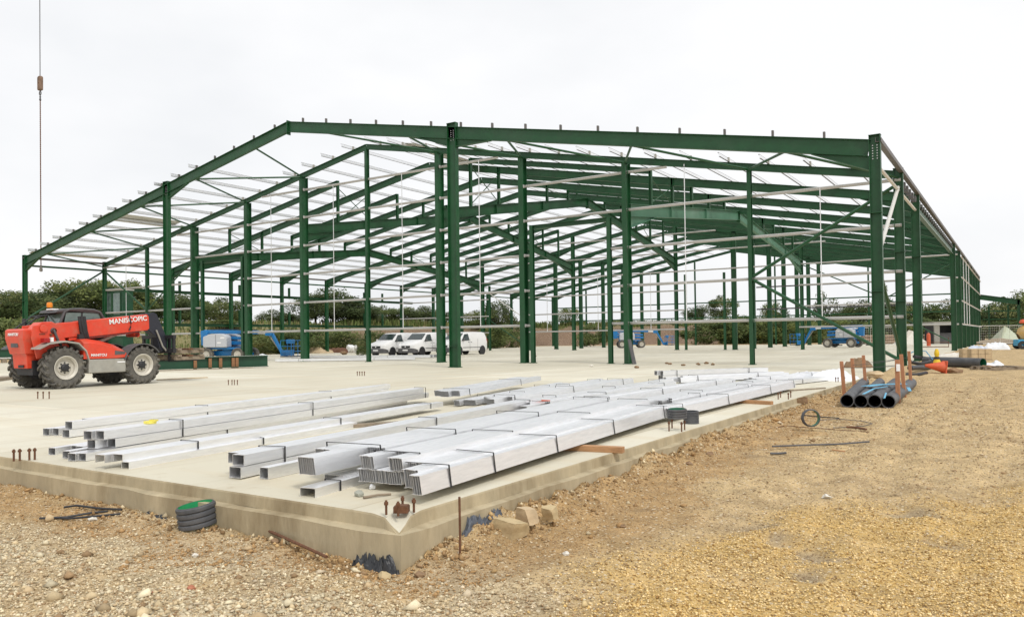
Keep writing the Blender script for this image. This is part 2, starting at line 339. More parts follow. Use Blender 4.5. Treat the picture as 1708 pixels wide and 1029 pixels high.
def axis(lo, hi, st, lo2, hi2, n):
    a = np.arange(lo, hi, st); left = lo-np.geomspace(st, lo-lo2, n)[::-1]; right = a[-1]+np.geomspace(st, hi2-a[-1], n)
    return np.concatenate([left, a, right])
gx = axis(-8.5, 7.0, .055, -900, 900, 55); gy = axis(-29.0, -9.0, .055, -900, 900, 60)
XX, YY = np.meshgrid(gx, gy, indexing='ij'); ZZ = ground_h(XX, YY)
nxg, nyg = XX.shape; idx = np.arange(nxg*nyg).reshape(nxg, nyg)
faces = np.stack([idx[:-1, :-1], idx[1:, :-1], idx[1:, 1:], idx[:-1, 1:]], -1).reshape(-1, 4)
def poly_w(x, y, pts, soft):
    """soft weight inside a polygon of ground points"""
    d = np.full(x.shape, 1e9); ins = np.zeros(x.shape, bool); n = len(pts)
    for i in range(n):
        ax_, ay_ = pts[i]; bx_, by_ = pts[(i+1) % n]; ex, ey = bx_-ax_, by_-ay_
        t = np.clip(((x-ax_)*ex+(y-ay_)*ey)/(ex*ex+ey*ey), 0, 1); d = np.minimum(d, np.hypot(x-ax_-t*ex, y-ay_-t*ey))
        c = ((ay_ > y) != (by_ > y)) & (x < (bx_-ax_)*(y-ay_)/(by_-ay_+1e-12)+ax_); ins ^= c
    return np.clip(.5+np.where(ins, d, -d)/soft, 0, 1)
gp = lambda *pp: [tuple(G(a, b, -.33)[:2]) for a, b in pp]
YEL = gp((930,1060),(1010,955),(1080,915),(1210,890),(1400,852),(1600,838),(1900,825),(2300,1000),(2300,1200),(900,1300))
PALE = gp((-300,905),(120,870),(260,870),(430,905),(560,960),(800,950),(900,985),(860,1060),(700,1300),(-800,1300))
BROWN = [(-14,-24.4),(-14,-25.0),(-3,-25.15),(-.8,-25.2),(.6,-25.0),(1.3,-23.5),(1.15,-16),(1.0,-6),(.2,-6),(.2,-24.5)]
def hollow_w(x, y):
    t = np.zeros(x.shape)
    for hx, hy, hr in HOL: t = np.maximum(t, np.exp(-(((x-hx+.25*(vnoise(x*5, y*5)-.5))/hr)**2+((y-hy+.25*(vnoise(x*5+9, y*5)-.5))/hr)**2)))
    return np.clip(1.5*t-.2, 0, 1)
def zone_w(x, y):
    wv = 1.3*(fbm(x*1.3, y*1.3, 4)-.47); wx = x+wv; wy = y+1.3*(fbm(x*1.3+50, y*1.3, 4)-.47)
    yel = poly_w(wx, wy, YEL, .7)*(1-.85*hollow_w(x, y)); pale = poly_w(wx, wy, PALE, 1.5); br = poly_w(wx, wy, BROWN, .5)
    return yel, pale, br
wy_, wp_, wb_ = zone_w(XX, YY)
col0 = np.zeros(XX.shape+(3,))
def lerp(c, t, b): return c*(1-t[..., None])+np.array(b)*t[..., None]
def soil_col(x, y, yel, pale, br):
    n1 = fbm(x*.9+5, y*.9, 4); c = np.zeros(x.shape+(3,))+np.array((.54, .40, .215))
    c = lerp(c, np.clip((n1-.42)*3, 0, 1), (.46, .335, .18)); c = lerp(c, br*.85, (.40, .255, .115))
    c = lerp(c, pale*np.clip(2.6*fbm(x*1.5, y*2.2+8, 4)-.75, 0, 1), (.52, .445, .31)); c = lerp(c, yel*np.clip(.0+2.0*fbm(x*1.1+8, y*2.2, 4), 0, 1), (.55, .37, .14))
    c = lerp(c, hollow_w(x, y)*.8, (.30, .235, .15))
    return c
gc = soil_col(XX, YY, wy_, wp_, wb_)
SOIL = mat('soil', (.4, .3, .2), .95, 0, .34, 3.5, bump=.9, bscale=60, attr='Col', spec=.12, dirt=(.22, .15, .085), dirt_amt=.5)
def speckle(m):
    t = m.node_tree; p = t.nodes['Principled BSDF']; src = p.inputs['Base Color'].links[0].from_socket; n_ = t.nodes.new; l_ = t.links.new
    co = n_('ShaderNodeTexCoord'); out = src
    for sc, lo, hi, colr, amt, rnd in ((34, .0, .42, (.20, .135, .075), .75, 1), (21, .0, .30, (.66, .57, .42), .7, 1), (75, .0, .45, (.17, .12, .07), .55, 1), (95, .0, .36, (.66, .56, .39), .6, 1)):
        mp_ = n_('ShaderNodeMapping'); mp_.inputs['Location'].default_value = (sc, 2*sc, 0); l_(co.outputs['Object'], mp_.inputs[0])
        vo = n_('ShaderNodeTexVoronoi'); vo.inputs['Scale'].default_value = sc; l_(mp_.outputs[0], vo.inputs['Vector'])
        sep = n_('ShaderNodeSeparateColor'); l_(vo.outputs['Color'], sep.inputs[0])
        gt = n_('ShaderNodeMapRange'); gt.inputs[1].default_value = hi-.06; gt.inputs[2].default_value = hi; gt.inputs[3].default_value = amt; gt.inputs[4].default_value = 0; l_(vo.outputs['Distance'], gt.inputs[0])
        pk = n_('ShaderNodeMath'); pk.operation = 'GREATER_THAN'; pk.inputs[1].default_value = .58; l_(sep.outputs[0], pk.inputs[0])
        mu = n_('ShaderNodeMath'); mu.operation = 'MULTIPLY'; l_(gt.outputs[0], mu.inputs[0]); l_(pk.outputs[0], mu.inputs[1])
        mi = n_('ShaderNodeMix'); mi.data_type = 'RGBA'; l_(mu.outputs[0], mi.inputs[0]); l_(out, mi.inputs[6]); mi.inputs[7].default_value = (*colr, 1); out = mi.outputs[2]
    l_(out, p.inputs['Base Color'])
speckle(SOIL)
gm = mesh_np('ground', np.stack([XX, YY, ZZ], -1).reshape(-1, 3), faces, SOIL, gc.reshape(-1, 3), True)
go = bpy.data.objects.new('ground', gm); C.objects.link(go); tag(go, None, None, kind='structure')

# loose stones lying over the ground
def scatter_stones():
    P = []
    n = 420000
    # denser near the lens: sample in depth
    dep = 3.6+np.abs(rng.random(n)**1.5)*20; lat = (rng.random(n)-.5)*1.55*dep
    x = CAM[0]+FW.x*dep+RT.x*lat; y = CAM[1]+FW.y*dep+RT.y*lat
    yel, pale, br = zone_w(x, y)
    dsl = np.hypot(np.maximum(x-SX, 0), np.maximum(SY0-y, 0))
    ok = ~((x < SX+.01) & (y > SY0-.01)); x, y, yel, pale, br, dsl, dep = (a[ok] for a in (x, y, yel, pale, br, dsl, dep))
    n = len(x)
    s = (.0042+.0075*rng.random(n)**3)*np.clip(dep/7, 1, 1.9)
    s = s*(1+1.0*pale*rng.random(n)**2.2); big = rng.random(n) < .006+.006*pale+.02*np.exp(-dsl/.4); s[big] *= 1.6+2.6*rng.random(big.sum())**2
    s = np.where(yel > .5, np.clip(s*1.1, .005, .0095), s)
    keep = rng.random(n) < np.clip(.30+.8*pale+.9*yel+.4*np.exp(-dsl/.5), 0, 1)*np.clip(np.maximum(1.35*fbm(x*2, y*2, 3), np.maximum((1.9*fbm(x*1.4+3, y*2.6, 4)-.1)*yel, (3.0*fbm(x*1.5, y*2.2+8, 4)-.95)*pale)), .35, 1)
    x, y, yel, pale, br, s, dep = (a[keep] for a in (x, y, yel, pale, br, s, dep)); n = len(x)
    z = ground_h(x, y)+s*.25
    base = np.array([(1,0,0),(-1,0,0),(0,1,0),(0,-1,0),(0,0,1),(0,0,-1)], float)
    tri = np.array([(0,2,4),(2,1,4),(1,3,4),(3,0,4),(2,0,5),(1,2,5),(3,1,5),(0,3,5)])
    v = base[None]*(1+.45*(rng.random((n, 6, 3))-.5)); v = v+(rng.random((n, 6, 3))-.5)*.55
    v *= (s[:, None]*np.stack([1+.5*rng.random(n), .8+.4*rng.random(n), .55+.35*rng.random(n)], 1))[:, None, :]
    a = rng.random(n)*6.283; ca, sa = np.cos(a)[:, None], np.sin(a)[:, None]
    vx = v[..., 0]*ca-v[..., 1]*sa; vy = v[..., 0]*sa+v[..., 1]*ca
    v = np.stack([vx+x[:, None], vy+y[:, None], v[..., 2]+z[:, None]], -1).reshape(-1, 3)
    f = (tri[None]+6*np.arange(n)[:, None, None]).reshape(-1, 3)
    u = rng.random(n); c = np.zeros((n, 3))+np.array((.46, .35, .21)); c = lerp(c, (u < .3)*1., (.33, .22, .12)); c = lerp(c, (u > .8)*1., (.62, .52, .37))
    c = np.where(((pale*1.0 > rng.random(n)*1.1) & (rng.random(n) < .68))[:, None], np.where((rng.random(n) < .5)[:, None], np.array((.66, .575, .40)), np.array((.54, .43, .265))), c); u2 = rng.random(n)
    ycol = np.where((u2 < .22)[:, None], np.array((.34, .20, .07)), np.where((u2 > .62)[:, None], np.array((.78, .60, .32)), np.array((.62, .43, .17))))
    t = (yel > rng.random(n))[:, None]; c = np.where(t, ycol, c); c = np.where(((br > .4) & (rng.random(n) < .6))[:, None], np.array((.40, .25, .115)), c)
    c *= (.75+.5*rng.random(n))[:, None]
    me = mesh_np('gravel', v, f, PEBBLE, np.repeat(c, 6, 0))
    o = bpy.data.objects.new('gravel', me); C.objects.link(o); tag(o, 'loose mixed gravel and small stones spread over the bare ground', 'gravel', kind='stuff')
scatter_stones()
def soil_clods():
    n = 3000; t = rng.random(n); side = rng.random(n) < .78
    x = np.where(side, SX+.02+np.abs(rng.normal(0, .22, n)), SX-.3-5*t**2); y = np.where(side, SY0+.2+19*t**1.3, SY0-.03-np.abs(rng.normal(0, .12, n)))
    s = .007+.022*rng.random(n)**4; z = ground_h(x, y)+s*.3
    base = np.array([(1,0,0),(-1,0,0),(0,1,0),(0,-1,0),(0,0,1),(0,0,-1)], float); tri = np.array([(0,2,4),(2,1,4),(1,3,4),(3,0,4),(2,0,5),(1,2,5),(3,1,5),(0,3,5)])
    v = base[None]*(1+.5*(rng.random((n, 6, 3))-.5))+(rng.random((n, 6, 3))-.5)*.7; v = v*s[:, None, None]+np.stack([x, y, z], -1)[:, None, :]
    f = (tri[None]+6*np.arange(n)[:, None, None]).reshape(-1, 3); u = rng.random(n)
    c = np.where((u < .6)[:, None], np.array((.29, .185, .09)), np.where((u < .85)[:, None], np.array((.44, .30, .145)), np.array((.58, .48, .31))))*(.7+.6*rng.random(n))[:, None]
    o = bpy.data.objects.new('soil_clods', mesh_np('soil_clods', v.reshape(-1, 3), f, PEBBLE, np.repeat(c, 6, 0))); C.objects.link(o); tag(o, 'dark brown soil clods and broken stone banked along the foot of the slab edge', 'soil clods', kind='stuff')
soil_clods()

# ------------------------------------------------------------------ the steel frame
FR = thing('steel_frame_building', 'large unclad green steel portal frame hall with galvanised rails standing on the concrete slab', 'steel frame', (0,0,0))
def zr(X): return HE+RISE*(1-abs(X-RID)/(-RID))
IX = [0, -18, L+18, L]
PA, PB, PC, PD = L+12, RID-5.62, RID+5.62, -12.0
UZ = (0,0,1)
def column(X, Y, h, d=.36, b=.2, web='x', name='column', mt=GREEN, base=True, cap=False):
    m = MB(); up = (1,0,0) if web == 'x' else (0,1,0)
    m.ibeam((X, Y, .03), (X, Y, h), d, b, up)
    m.box((X, Y, .018), (d+.08 if web == 'x' else b+.12, b+.12 if web == 'x' else d+.08, .03))
    if cap: m.box((X, Y, h+.01), (d+.02 if web == 'x' else b+.02, b+.02 if web == 'x' else d+.02, .016))
    return m.build(name, mt, FR)
def rafter(X0, X1, Y, d=.46, b=.19, name='rafter', mt=GREEN, drop=0):
    m = MB(); z0, z1 = zr(X0)-d/2-drop, zr(X1)-d/2-drop
    m.ibeam((X0, Y, z0), (X1, Y, z1), d, b)
    return m.build(name, mt, FR)
def haunch(X, Y, dirn, length, depth, d, b, parent, drop=0):
    """tapered stiffener under a rafter where it meets a column"""
    zt = zr(X)-d-drop; X2 = X+dirn*length; zt2 = zr(X2)-d-drop; m = MB(); t = .008
    z0, z1 = zt-depth, zt2
    m.ext([(X, zt+.02), (X, z0), (X2, z1), (X2, z1+.02)], Y-t, Y+t)
    m.bar((X, Y, z0), (X2, Y, z1-.012), b, .022)
    return m.build('haunch', GREEN, parent)
# front frame (open canopy bay)
for X, d in ((0, .36), (-18, .5), (L+18, .5), (L, .36)):
    c = column(X, 0, zr(X)+.16, d, .24, 'x', cap=True)
    if X in (0, -18, L+18):
        for s in (-1, 1):
            for j in range(6):
                b = MB(); b.lathe([(.0,0),(.02,0),(.02,.022),(0,.022)], (X+s*.07, -.0-.01, zr(X)-.18-.09*j), (0,-1,0), 6); b.build('bolt', BOLT, c)
rf = []
for a, b_ in ((-.18, RID), (RID, L+.18)):
    r_ = rafter(a, b_, 0, .56, .21); rf.append(r_)
haunch(-.18, 0, -1, 1.9, .48, .56, .21, rf[0]); haunch(-18.25, 0, -1, 1.8, .36, .56, .21, rf[0]); haunch(-17.75, 0, 1, 1.9, .36, .56, .21, rf[0])
haunch(L+18.25, 0, 1, 1.9, .36, .56, .21, rf[1]); haunch(L+17.75, 0, -1, 1.9, .36, .56, .21, rf[1]); haunch(L+.18, 0, 1, 1.9, .48, .56, .21, rf[1])
m = MB(); m.bb(RID-.02, RID+.02, -.13, .13, zr(RID)-.72, zr(RID)+.06); m.build('ridge_plate', GREEN, rf[0])
# gable frame
GXS = [0, -6, -12, -18, PC, RID, PB, L+18, L+12, L+6, L]
for X in GXS:
    if X in (PA, PB, PC, PD): column(X, D, zr(X)-.30, .56, .23, 'y')
    elif X in (-18, L+18): column(X, D, zr(X)-.30, .42, .3, 'y')
    elif X in (0, L): column(X, D, zr(X)+.1, .36, .2, 'x', cap=True)
    else: column(X, D, zr(X)-.30, .26, .17, 'y')
for X in (-12.95, -17.45, L+12.95, L+17.45): column(X, D-.02, 7.25, .2, .2, 'y', 'door_post')
GAB = [rafter(-.18, RID, D, .32, .17), rafter(RID, L+.18, D, .32, .17)]
for a, b in ((-13.0, -17.4), (L+13, L+17.4)):
    m = MB(); m.ibeam((a, D-.02, 7.14), (b, D-.02, 7.14), .22, .2); m.build('door_lintel', GREEN, FR)
# inner frames: main rafters
for k in range(2, NF+1):
    y = k*D; d = .43 if k < NF else .34
    r0 = rafter(-.18, RID, y, d, .19); r1 = rafter(RID, L+.18, y, d, .19)
    if k >= 7 or k < 7:
        haunch(L+.18, y, 1, 2.2, .45, d, .19, r1)
        haunch(-.18, y, -1, 2.2, .45, d, .19, r0)
    if k >= 7:
        for X, rr in ((-18, r0), (L+18, r1)):
            for s in (-1, 1): haunch(X+s*.2, y, s, 1.8, .36, d, .19, rr)
# half-bay rafters between the portals
for k in range(1, 7):
    y = (k+.5)*D
    rafter(PD, PC, y, .30, .15); rafter(PB, PA, y, .36, .16)
# side wall columns
for k in range(2, NF+1):
    column(L, k*D, zr(L), .36, .2, 'x')
    if k == 2 or k >= 6: column(0, k*D, zr(0), .36, .2, 'x')
column(0.0, 2*D+1.35, zr(0)-.5, .12, .12, 'x', 'door_post')
# cross wall and rear columns
for X in (PA, PB, PC, PD, -6, L+6):
    column(X, 7*D, zr(X)-.4, .5 if X in (PA, PB, PC, PD) else .25, .22 if X in (PA, PB, PC, PD) else .17, 'y')
for X in (-18, L+18):
    for k in range(7, NF+1): column(X, k*D, zr(X)-.3, .45, .2, 'x')
for X in (PA+1, L+17.3, PC+.95, -18.9): column(X, 7*D-.05, 7.2, .2, .2, 'y', 'door_post')
for X in (-6, PD, PC, RID, PB, PA, L+6): column(X, NF*D, zr(X)-.35, .25, .17, 'y')
# longitudinal portals A to D, feet at the gable and at the cross wall
for X, ze, za in ((PA, 7.75, 9.75), (PB, 8.95, 11.9), (PC, 8.85, 12.0), (PD, 7.85, 9.85)):
    y0, ym, y1 = D+.28, 4*D, 7*D-.25; d = .62; mt = GREEN_PALE if X == PD else GREEN
    for (ya, yb, za_, zb_) in ((y0, ym, ze, za), (y1, ym, ze, za)):
        m = MB(); m.ibeam((X, ya, za_-d/2), (X, yb, zb_-d/2), d, .24); b = m.build('portal_beam', mt, FR)
        s = 1 if yb > ya else -1; h = MB(); sl = (zb_-za_)/abs(yb-ya); Ln = 3.2
        P = [(ya, za_-d+.02), (ya, za_-d-.55), (ya+s*Ln, za_-d+sl*Ln), (ya+s*Ln, za_-d+sl*Ln+.02)]
        h.add([(X-.008, p[0], p[1]) for p in P]+[(X+.008, p[0], p[1]) for p in P], [(0,1,2,3),(7,6,5,4),(0,4,5,1),(1,5,6,2),(2,6,7,3),(3,7,4,0)])
        h.bar((X, P[1][0], P[1][1]), (X, P[2][0], P[2][1]-.01), .24, .024); h.build('haunch', mt, b)
        for q in (.3, .62):
            yy = ya+s*abs(yb-ya)*q
            st = MB(); st.box((X+.07, yy, za_-d/2+sl*abs(yb-ya)*q), (.11, .016, d-.06)); st.build('stiffener', mt, b)
    m = MB(); m.box((X, ym, za-.36), (.26, .05, .86)); m.build('apex_plate', GREEN, FR)
    zp = lambda yy: ze+(za-ze)*min((yy-y0)/(ym-y0), (y1-yy)/(y1-ym))
    prev = None
    for h2 in range(3, 14):
        y = h2*.5*D
        if abs(y-ym) < .1: prev = None; continue
        zt = zr(X)-.02
        if zt-zp(y) > .2:
            m = MB(); m.ibeam((X, y, zp(y)), (X, y, zt), .16, .16, (1,0,0)); m.build('roof_post', GREEN, FR)
        if prev is not None and zt-zp(y) > .7 and h2 % 4 in (0, 3):
            for a, b in (((prev, zp(prev)+.1), (y, zt-.5)), ((prev, zt-.5), (y, zp(y)+.1))):
                m = MB(); m.tube([(X, a[0], a[1]), (X, b[0], b[1])], .028, 6); m.build('cross_brace', GREEN, FR)
        prev = y
# purlins with their Z section, each one a line along the roof
ZP = [(-.055,.09),(0.003,.09),(.003,-.083),(.055,-.083),(.055,-.09),(-.003,-.09),(-.003,.083),(-.055,.083)]
pur = []
for i in range(16):
    xo = 1.63+1.765*i
    for side in (0, 1):
        X = -xo if side == 0 else L+xo
        y0 = D-1.35 if side == 0 else (-.55 if i < 12 else D-1.0)
        m = MB(); z = zr(X)+.11
        ye = NF*D+.3; m.cur = 0; m.bb(X-.002, X+.002, y0, ye, z-.083, z+.083)
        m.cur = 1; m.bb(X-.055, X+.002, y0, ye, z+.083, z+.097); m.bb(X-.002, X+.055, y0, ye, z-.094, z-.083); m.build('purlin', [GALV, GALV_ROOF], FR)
        for kk, rr in ((0, rf[side]), (D, GAB[side])):
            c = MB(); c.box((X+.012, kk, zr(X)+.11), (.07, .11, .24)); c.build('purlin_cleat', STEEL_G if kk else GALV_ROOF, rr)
for X in (.12, L-.12):
    m = MB(); s = 1 if X > 0 else -1
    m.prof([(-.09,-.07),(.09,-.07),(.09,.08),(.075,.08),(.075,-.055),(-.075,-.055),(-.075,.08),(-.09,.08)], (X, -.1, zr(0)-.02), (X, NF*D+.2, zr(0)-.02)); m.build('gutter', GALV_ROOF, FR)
m = MB(); m.tube([(.0, .15, zr(0)-.78), (.0, 6*D-.2, zr(0)-.80)], .06, 8); m.build('eaves_strut', GALV_DULL, FR)
m = MB(); m.tube([(L, .15, zr(0)-.6), (L, NF*D-.2, zr(0)-.6)], .075, 8); m.build('eaves_strut', GREEN, FR)
for q in range(30):
    y = D+.5+q*.98
    if y > 6*D: break
    m = MB(); m.box((.0, y, zr(0)-.36), (.2, .3, .26)); m.build('gutter_bracket', CHARCOAL, FR)
m = MB(); m.ibeam((0, 2*D+.2, zr(0)-.62), (0, 6*D-.2, zr(0)-.62), .5, .2); m.build('eaves_beam', GREEN, FR)
# pale sheets lying on the roof purlins of the open bay
for (Xa, Xb, ya, yb) in ((L+9.6, L+11.2, .2, 5.6), (L+.35, L+1.25, .1, 6.0), (-26.5, -24.6, D+.3, D+7)):
    m = MB(); za, zb = zr(Xa)+.235, zr(Xb)+.235
    m.add([(Xa, ya, za), (Xb, ya, zb), (Xb, yb, zb), (Xa, yb, za), (Xa, ya, za+.02), (Xb, ya, zb+.02), (Xb, yb, zb+.02), (Xa, yb, za+.02)], [(0,3,2,1),(4,5,6,7),(0,1,5,4),(1,2,6,5),(2,3,7,6),(3,0,4,7)])
    m.build('roof_sheet', GALV_DULL, FR)
# zig-zag wind bracing in the roof of the open bay
fx = [-3, -9, -15, -20.8, -26.4, -32.1, -37.7, -43.5, -49.5, -55.5]
for i, X in enumerate(GXS):
    for X2 in fx:
        if X not in (0, RID) and abs(X2-X) < 3.4 or (X == 0 and X2 == -3):
            m = MB(); m.tube([(X, D-.1, zr(X)-.28), (X2, .1, zr(X2)-.50)], .055, 8); m.build('roof_brace', GREEN, FR)
# K bracing of the end bays
def brace(a, b, r=.07, mt=GREEN):
    m = MB(); m.tube([a, b], r, 8); return m.build('wall_brace', mt, FR)
brace((-5.85, D-.05, 3.95), (-.1, D-.05, 7.3)); brace((-5.85, D-.05, 3.75), (-.1, D-.05, .25))
brace((0, .12, 3.9), (0, D-.12, 7.2), .07, GALV_DULL); brace((0, .12, 3.7), (0, D-.12, .25))
brace((L, .12, 3.3), (L, D-.12, 7.2)); brace((L+.15, D-.05, 7.2), (L+5.9, D-.05, 3.9)); brace((L, .12, 3.1), (L, D-.12, .25))
for Xa, Xb in ((L+11.9, L+6.1),): brace((Xa, D-.05, 7.4), (Xb, D-.05, 3.9), .05)
brace((-6, 7*D, 3.9), (-.1, 7*D, 7.0), .05); brace((-6, 7*D, 3.7), (-.1, 7*D, .3), .05)
brace((L+12.9, 7*D, 6.4), (L+18, 7*D, 3.2), .05, GALV_DULL); brace((L+12.9, 7*D, 3.4), (L+18, 7*D, .3), .05)
brace((-12, 7*D, 7.5), (-4, 7*D, 3.6), .05)
# sheeting rails
RZ = [1.98, 3.82, 5.68, 7.52, 9.36, 11.15]
RP = [(.04,.066),(-.01,.064),(-.05,.026),(-.03,.0),(-.03,-.03),(.01,-.064),(.04,-.066),(.04,-.058),(.0,0),(.04,.058)]
def rail(a, b, mt=RAILM): m = MB(); m.prof(RP, a, b); return m.build('sheeting_rail', mt, FR)
def xat(z):          # where the roof slope meets a level
    return -(z+.35-HE)/SL if z+.35 > HE else None
for i, z in enumerate(RZ):
    y = D-.02; xr = xat(z)
    right = .1 if xr is None else xr; left = L-.1 if xr is None else L-xr
    spans = [(right, -12.85), (-17.5, L+17.5), (L+12.9, left)] if i < 3 else [(right, left)]
    for a, b in spans: rail((a, y, z), (b, y, z))
    y = 7*D-.33
    spans = [(0, -12.2), (PC+.95, L+17.4), (PA+1.05, L)] if i < 3 else [(right if xr else 0, left if xr else L)]
    for a, b in spans: rail((a, y, z), (b, y, z))
for z in (3.9, 6.1): rail((-18, 8.2*D, z), (-4, 8.2*D, z), CHARCOAL)
for z in (3.9, 6.0):
    m = MB(); m.bar((0, NF*D-.2, z), (L, NF*D-.2, z), .09, .16); m.build('rear_rail', GREEN, FR)
for z in (1.98, 3.82, 5.68, 7.3): rail((.24, 7*D-.2, z), (.24, NF*D+.1, z))
for y in (7.35, 8, 8.65): m = MB(); m.bar((.26, y*D, 2), (.26, y*D, 7.4), .05, .05, (1,0,0)); m.build('sag_rod', GALV, FR)
for X in GXS:
    for z in RZ:
        if z < zr(X)-.5:
            m = MB(); m.box((X+.13, D-.10, z), (.012, .16, .16)); m.build('rail_cleat', RAILM if X in (-18, PB, PC, L+18) else GREEN, FR)
for X, Y, z in ((0, 0, 5.4), (0, 0, 2.75), (0, D, 4.6), (0, D, 2.6), (-18, 0, 1.0), (L, 0, 4.6), (0, 2*D, 4.9)):
    m = MB(); m.box((X, Y, z), (.385, .265, .02)); m.build('splice_plate', GREEN, FR)
# sag rods hanging between rails
for X in (-3, -9, -20.8, -26.4, -32.1, -38, L+9, L+3.2):
    zt = RZ[3] if X in (-3, L+3.2) else (RZ[4] if X in (-9, L+9) else RZ[5] if abs(X-RID) < 9 else RZ[4])
    m = MB(); m.bar((X, D-.06, 2.0), (X, D-.06, zt), .032, .03, (0,1,0)); m.build('sag_rod', GALV, FR)
for X in (-3, PB+3, PC-2.5, PB-3): m = MB(); m.bar((X, 7*D-.33, 2.0), (X, 7*D-.33, 7.5), .05, .03, (0,1,0)); m.build('sag_rod', GALV, FR)
# two level steel edge beams outside the left wall with stub posts
for z in (5.82, 2.9):
    m = MB(); m.ibeam((L-.35, D*1.05, z), (L-.35, 7.4*D, z), .26, .2); m.build('edge_beam', GREEN, FR)
    for k in (2.55, 3.6, 4.6, 5.45, 6.4, 6.9):
        m = MB(); m.ibeam((L-.35, k*D-2.4, z+.13), (L-.35, k*D-2.4, z+.13+(.85 if z > 4 else 1.35)), .2, .16, (1,0,0)); m.build('stub_post', GREEN, FR)
# lean-to at the far right corner
m = MB(); m.ibeam((.15, NF*D, 5.5), (4.1, NF*D, 4.75), .62, .24); m.build('lean_to_rafter', GREEN, FR)
m = MB(); m.ibeam((4.0, NF*D, .0), (4.0, NF*D, 5.05), .3, .2, (1,0,0)); m.build('column', GREEN, FR)
for X in (.9, 2.9): m = MB(); m.ibeam((X, NF*D+5, .0), (X, NF*D+5, 4.6), .2, .16, (1,0,0)); m.build('column', GREEN, FR)
for z in (3.9, 2.9): m = MB(); m.bar((.2, NF*D+5, z), (4.0, NF*D+5, z), .06, .12); m.build('rear_rail', GREEN, FR)

# ------------------------------------------------------------------ bundles of galvanised purlins on the slab
GALV_IN = mat('galvanised_inside', (.42, .44, .47), .5, .5, .1, 9)
def cprof(h, f, t=.005, dirn=1):
    a = [(0,0),(f,0),(f,t),(t,t),(t,h-t),(f,h-t),(f,h),(0,h)]
    return [(x*dirn, z) for x, z in a]
def uprof(wd, h, t=.005):       # channel with its web on top
    return [(0,0),(t,0),(t,h-t),(wd-t,h-t),(wd-t,0),(wd,0),(wd,h),(0,h)]
_bn = random.Random(11)
def bundle(label, near, far, kind='c', n=8, layers=1, h=.15, z0=.0, straps=(.08, .45, .9), stag=.25, lift=0., pitch=None, lean=.16, group='strapped bundles of galvanised purlins on the slab', tone=None):
    a, b = V((near[0], near[1], 0)), V((far[0], far[1], 0)); ln = (b-a).length; hd = math.atan2((b-a).y, (b-a).x)
    t = thing('purlin_bundle', label, 'steel bundle', (a.x, a.y, z0), hd, group)
    if kind == 'c': n = round(n*.047/.0225)
    pitch = pitch or {'c': .0225, 'box': .15, 'flat': .19}[kind]
    x_off = [0]*layers; ends = []
    W = n*pitch
    for j in range(layers):
        y_sh = _bn.uniform(-.03, .03)*(j > 0); s = 0; blk = 0
        for i in range(n):
            if kind == 'c':
                if i % max(4, -(-n//3)) == 0: blk = _bn.choice((0, .3, .6, 1))*stag; blk2 = _bn.uniform(-stag, 0); zb_ = _bn.choice((0, .012, .03))*(layers == 1)
                s0, s1 = blk+_bn.uniform(-.008, .008), blk2
            else: s0, s1 = _bn.uniform(0, stag), _bn.uniform(-stag, 0)
            y = W/2-(i+1)*pitch+y_sh
            z = j*(h+.006); parts = []
            zs = _bn.uniform(-.002, .002)+(zb_ if kind == 'c' else 0)
            if kind == 'c': parts = [[(p+y+lean*(q-h/2), q+z+zs) for p, q in cprof(h, .0205, .0025)]]
            elif kind == 'box': parts = [[(p+y, q+z) for p, q in cprof(h, pitch*.49, .003)], [(p+y+pitch*.985, q+z) for p, q in cprof(h, pitch*.49, .003, -1)]]
            else:
                parts = [[(p+y, q+z-kk*.012) for p, q in uprof(pitch*.96, h)] for kk in range(1)]
            m = MB()
            for P in parts:
                nn = len(P); X0, X1 = s0, ln+s1
                vs = [(X0, p, q) for p, q in P]+[(X1, p, q) for p, q in P]
                m.add(vs, [(k, (k+1) % nn, nn+(k+1) % nn, nn+k) for k in range(nn)]+[tuple(range(nn-1, -1, -1)), tuple(range(nn, 2*nn))])
            m.build('purlin', GALV, t)
    H = layers*(h+.006)+(.03 if kind == 'c' and layers == 1 else 0)
    for q in straps:
        x = ln*q if q < 1 else ln-.3; m = MB(); yl, yr, zt = -W/2-.006, W/2+.006, H+.004; wd = .016
        sk = _bn.uniform(-.05, .05)
        ls = lean*h/2*(kind == 'c')
        for (p, r_) in (((x, yl-ls, 0), (x, yl+ls, zt)), ((x, yl+ls, zt), (x+sk, yr+ls, zt)), ((x+sk, yr+ls, zt), (x+sk, yr-ls, 0))):
            m.bar(p, r_, wd, .005, (0,1,0) if p[2] != r_[2] else (0,0,1))
        m.build('strap', DARKSTRAP, t)
    return t
LIFT = .07
def pb(px, py, z=0): q = G(px, py, z); return (q.x, q.y)
Z1 = LIFT
bundle('long strapped purlin bundle nearest the right slab edge, its near end by the corner bolts', (-.22, -24.02), (-.80, -17.2), 'c', 9, 1, .15, Z1, (.06, .17, .37, .62, .93), .42)
bundle('double stacked purlin bundle just left of the one nearest the slab edge', (-.70, -23.88), (-1.34, -16.6), 'c', 10, 2, .11, Z1, (.06, .3, .6, .93), .5)
bundle('purlin bundle with ragged stepped near end, third from the right slab edge', (-1.27, -24.05), (-1.98, -16.7), 'c', 13, 1, .15, Z1+.075, (.09, .27, .55, .9), .75)
bundle('short purlin pack propping the ragged bundle from below', (-1.2, -23.7), (-1.85, -18.2), 'c', 9, 1, .07, .005, (.5,), .3)
bundle('single low lipped purlin pair lying on the slab before the ragged bundle', (-1.05, -24.28), (-1.42, -21.9), 'flat', 1, 1, .08, 0, (.16, .5), .05, pitch=.17)
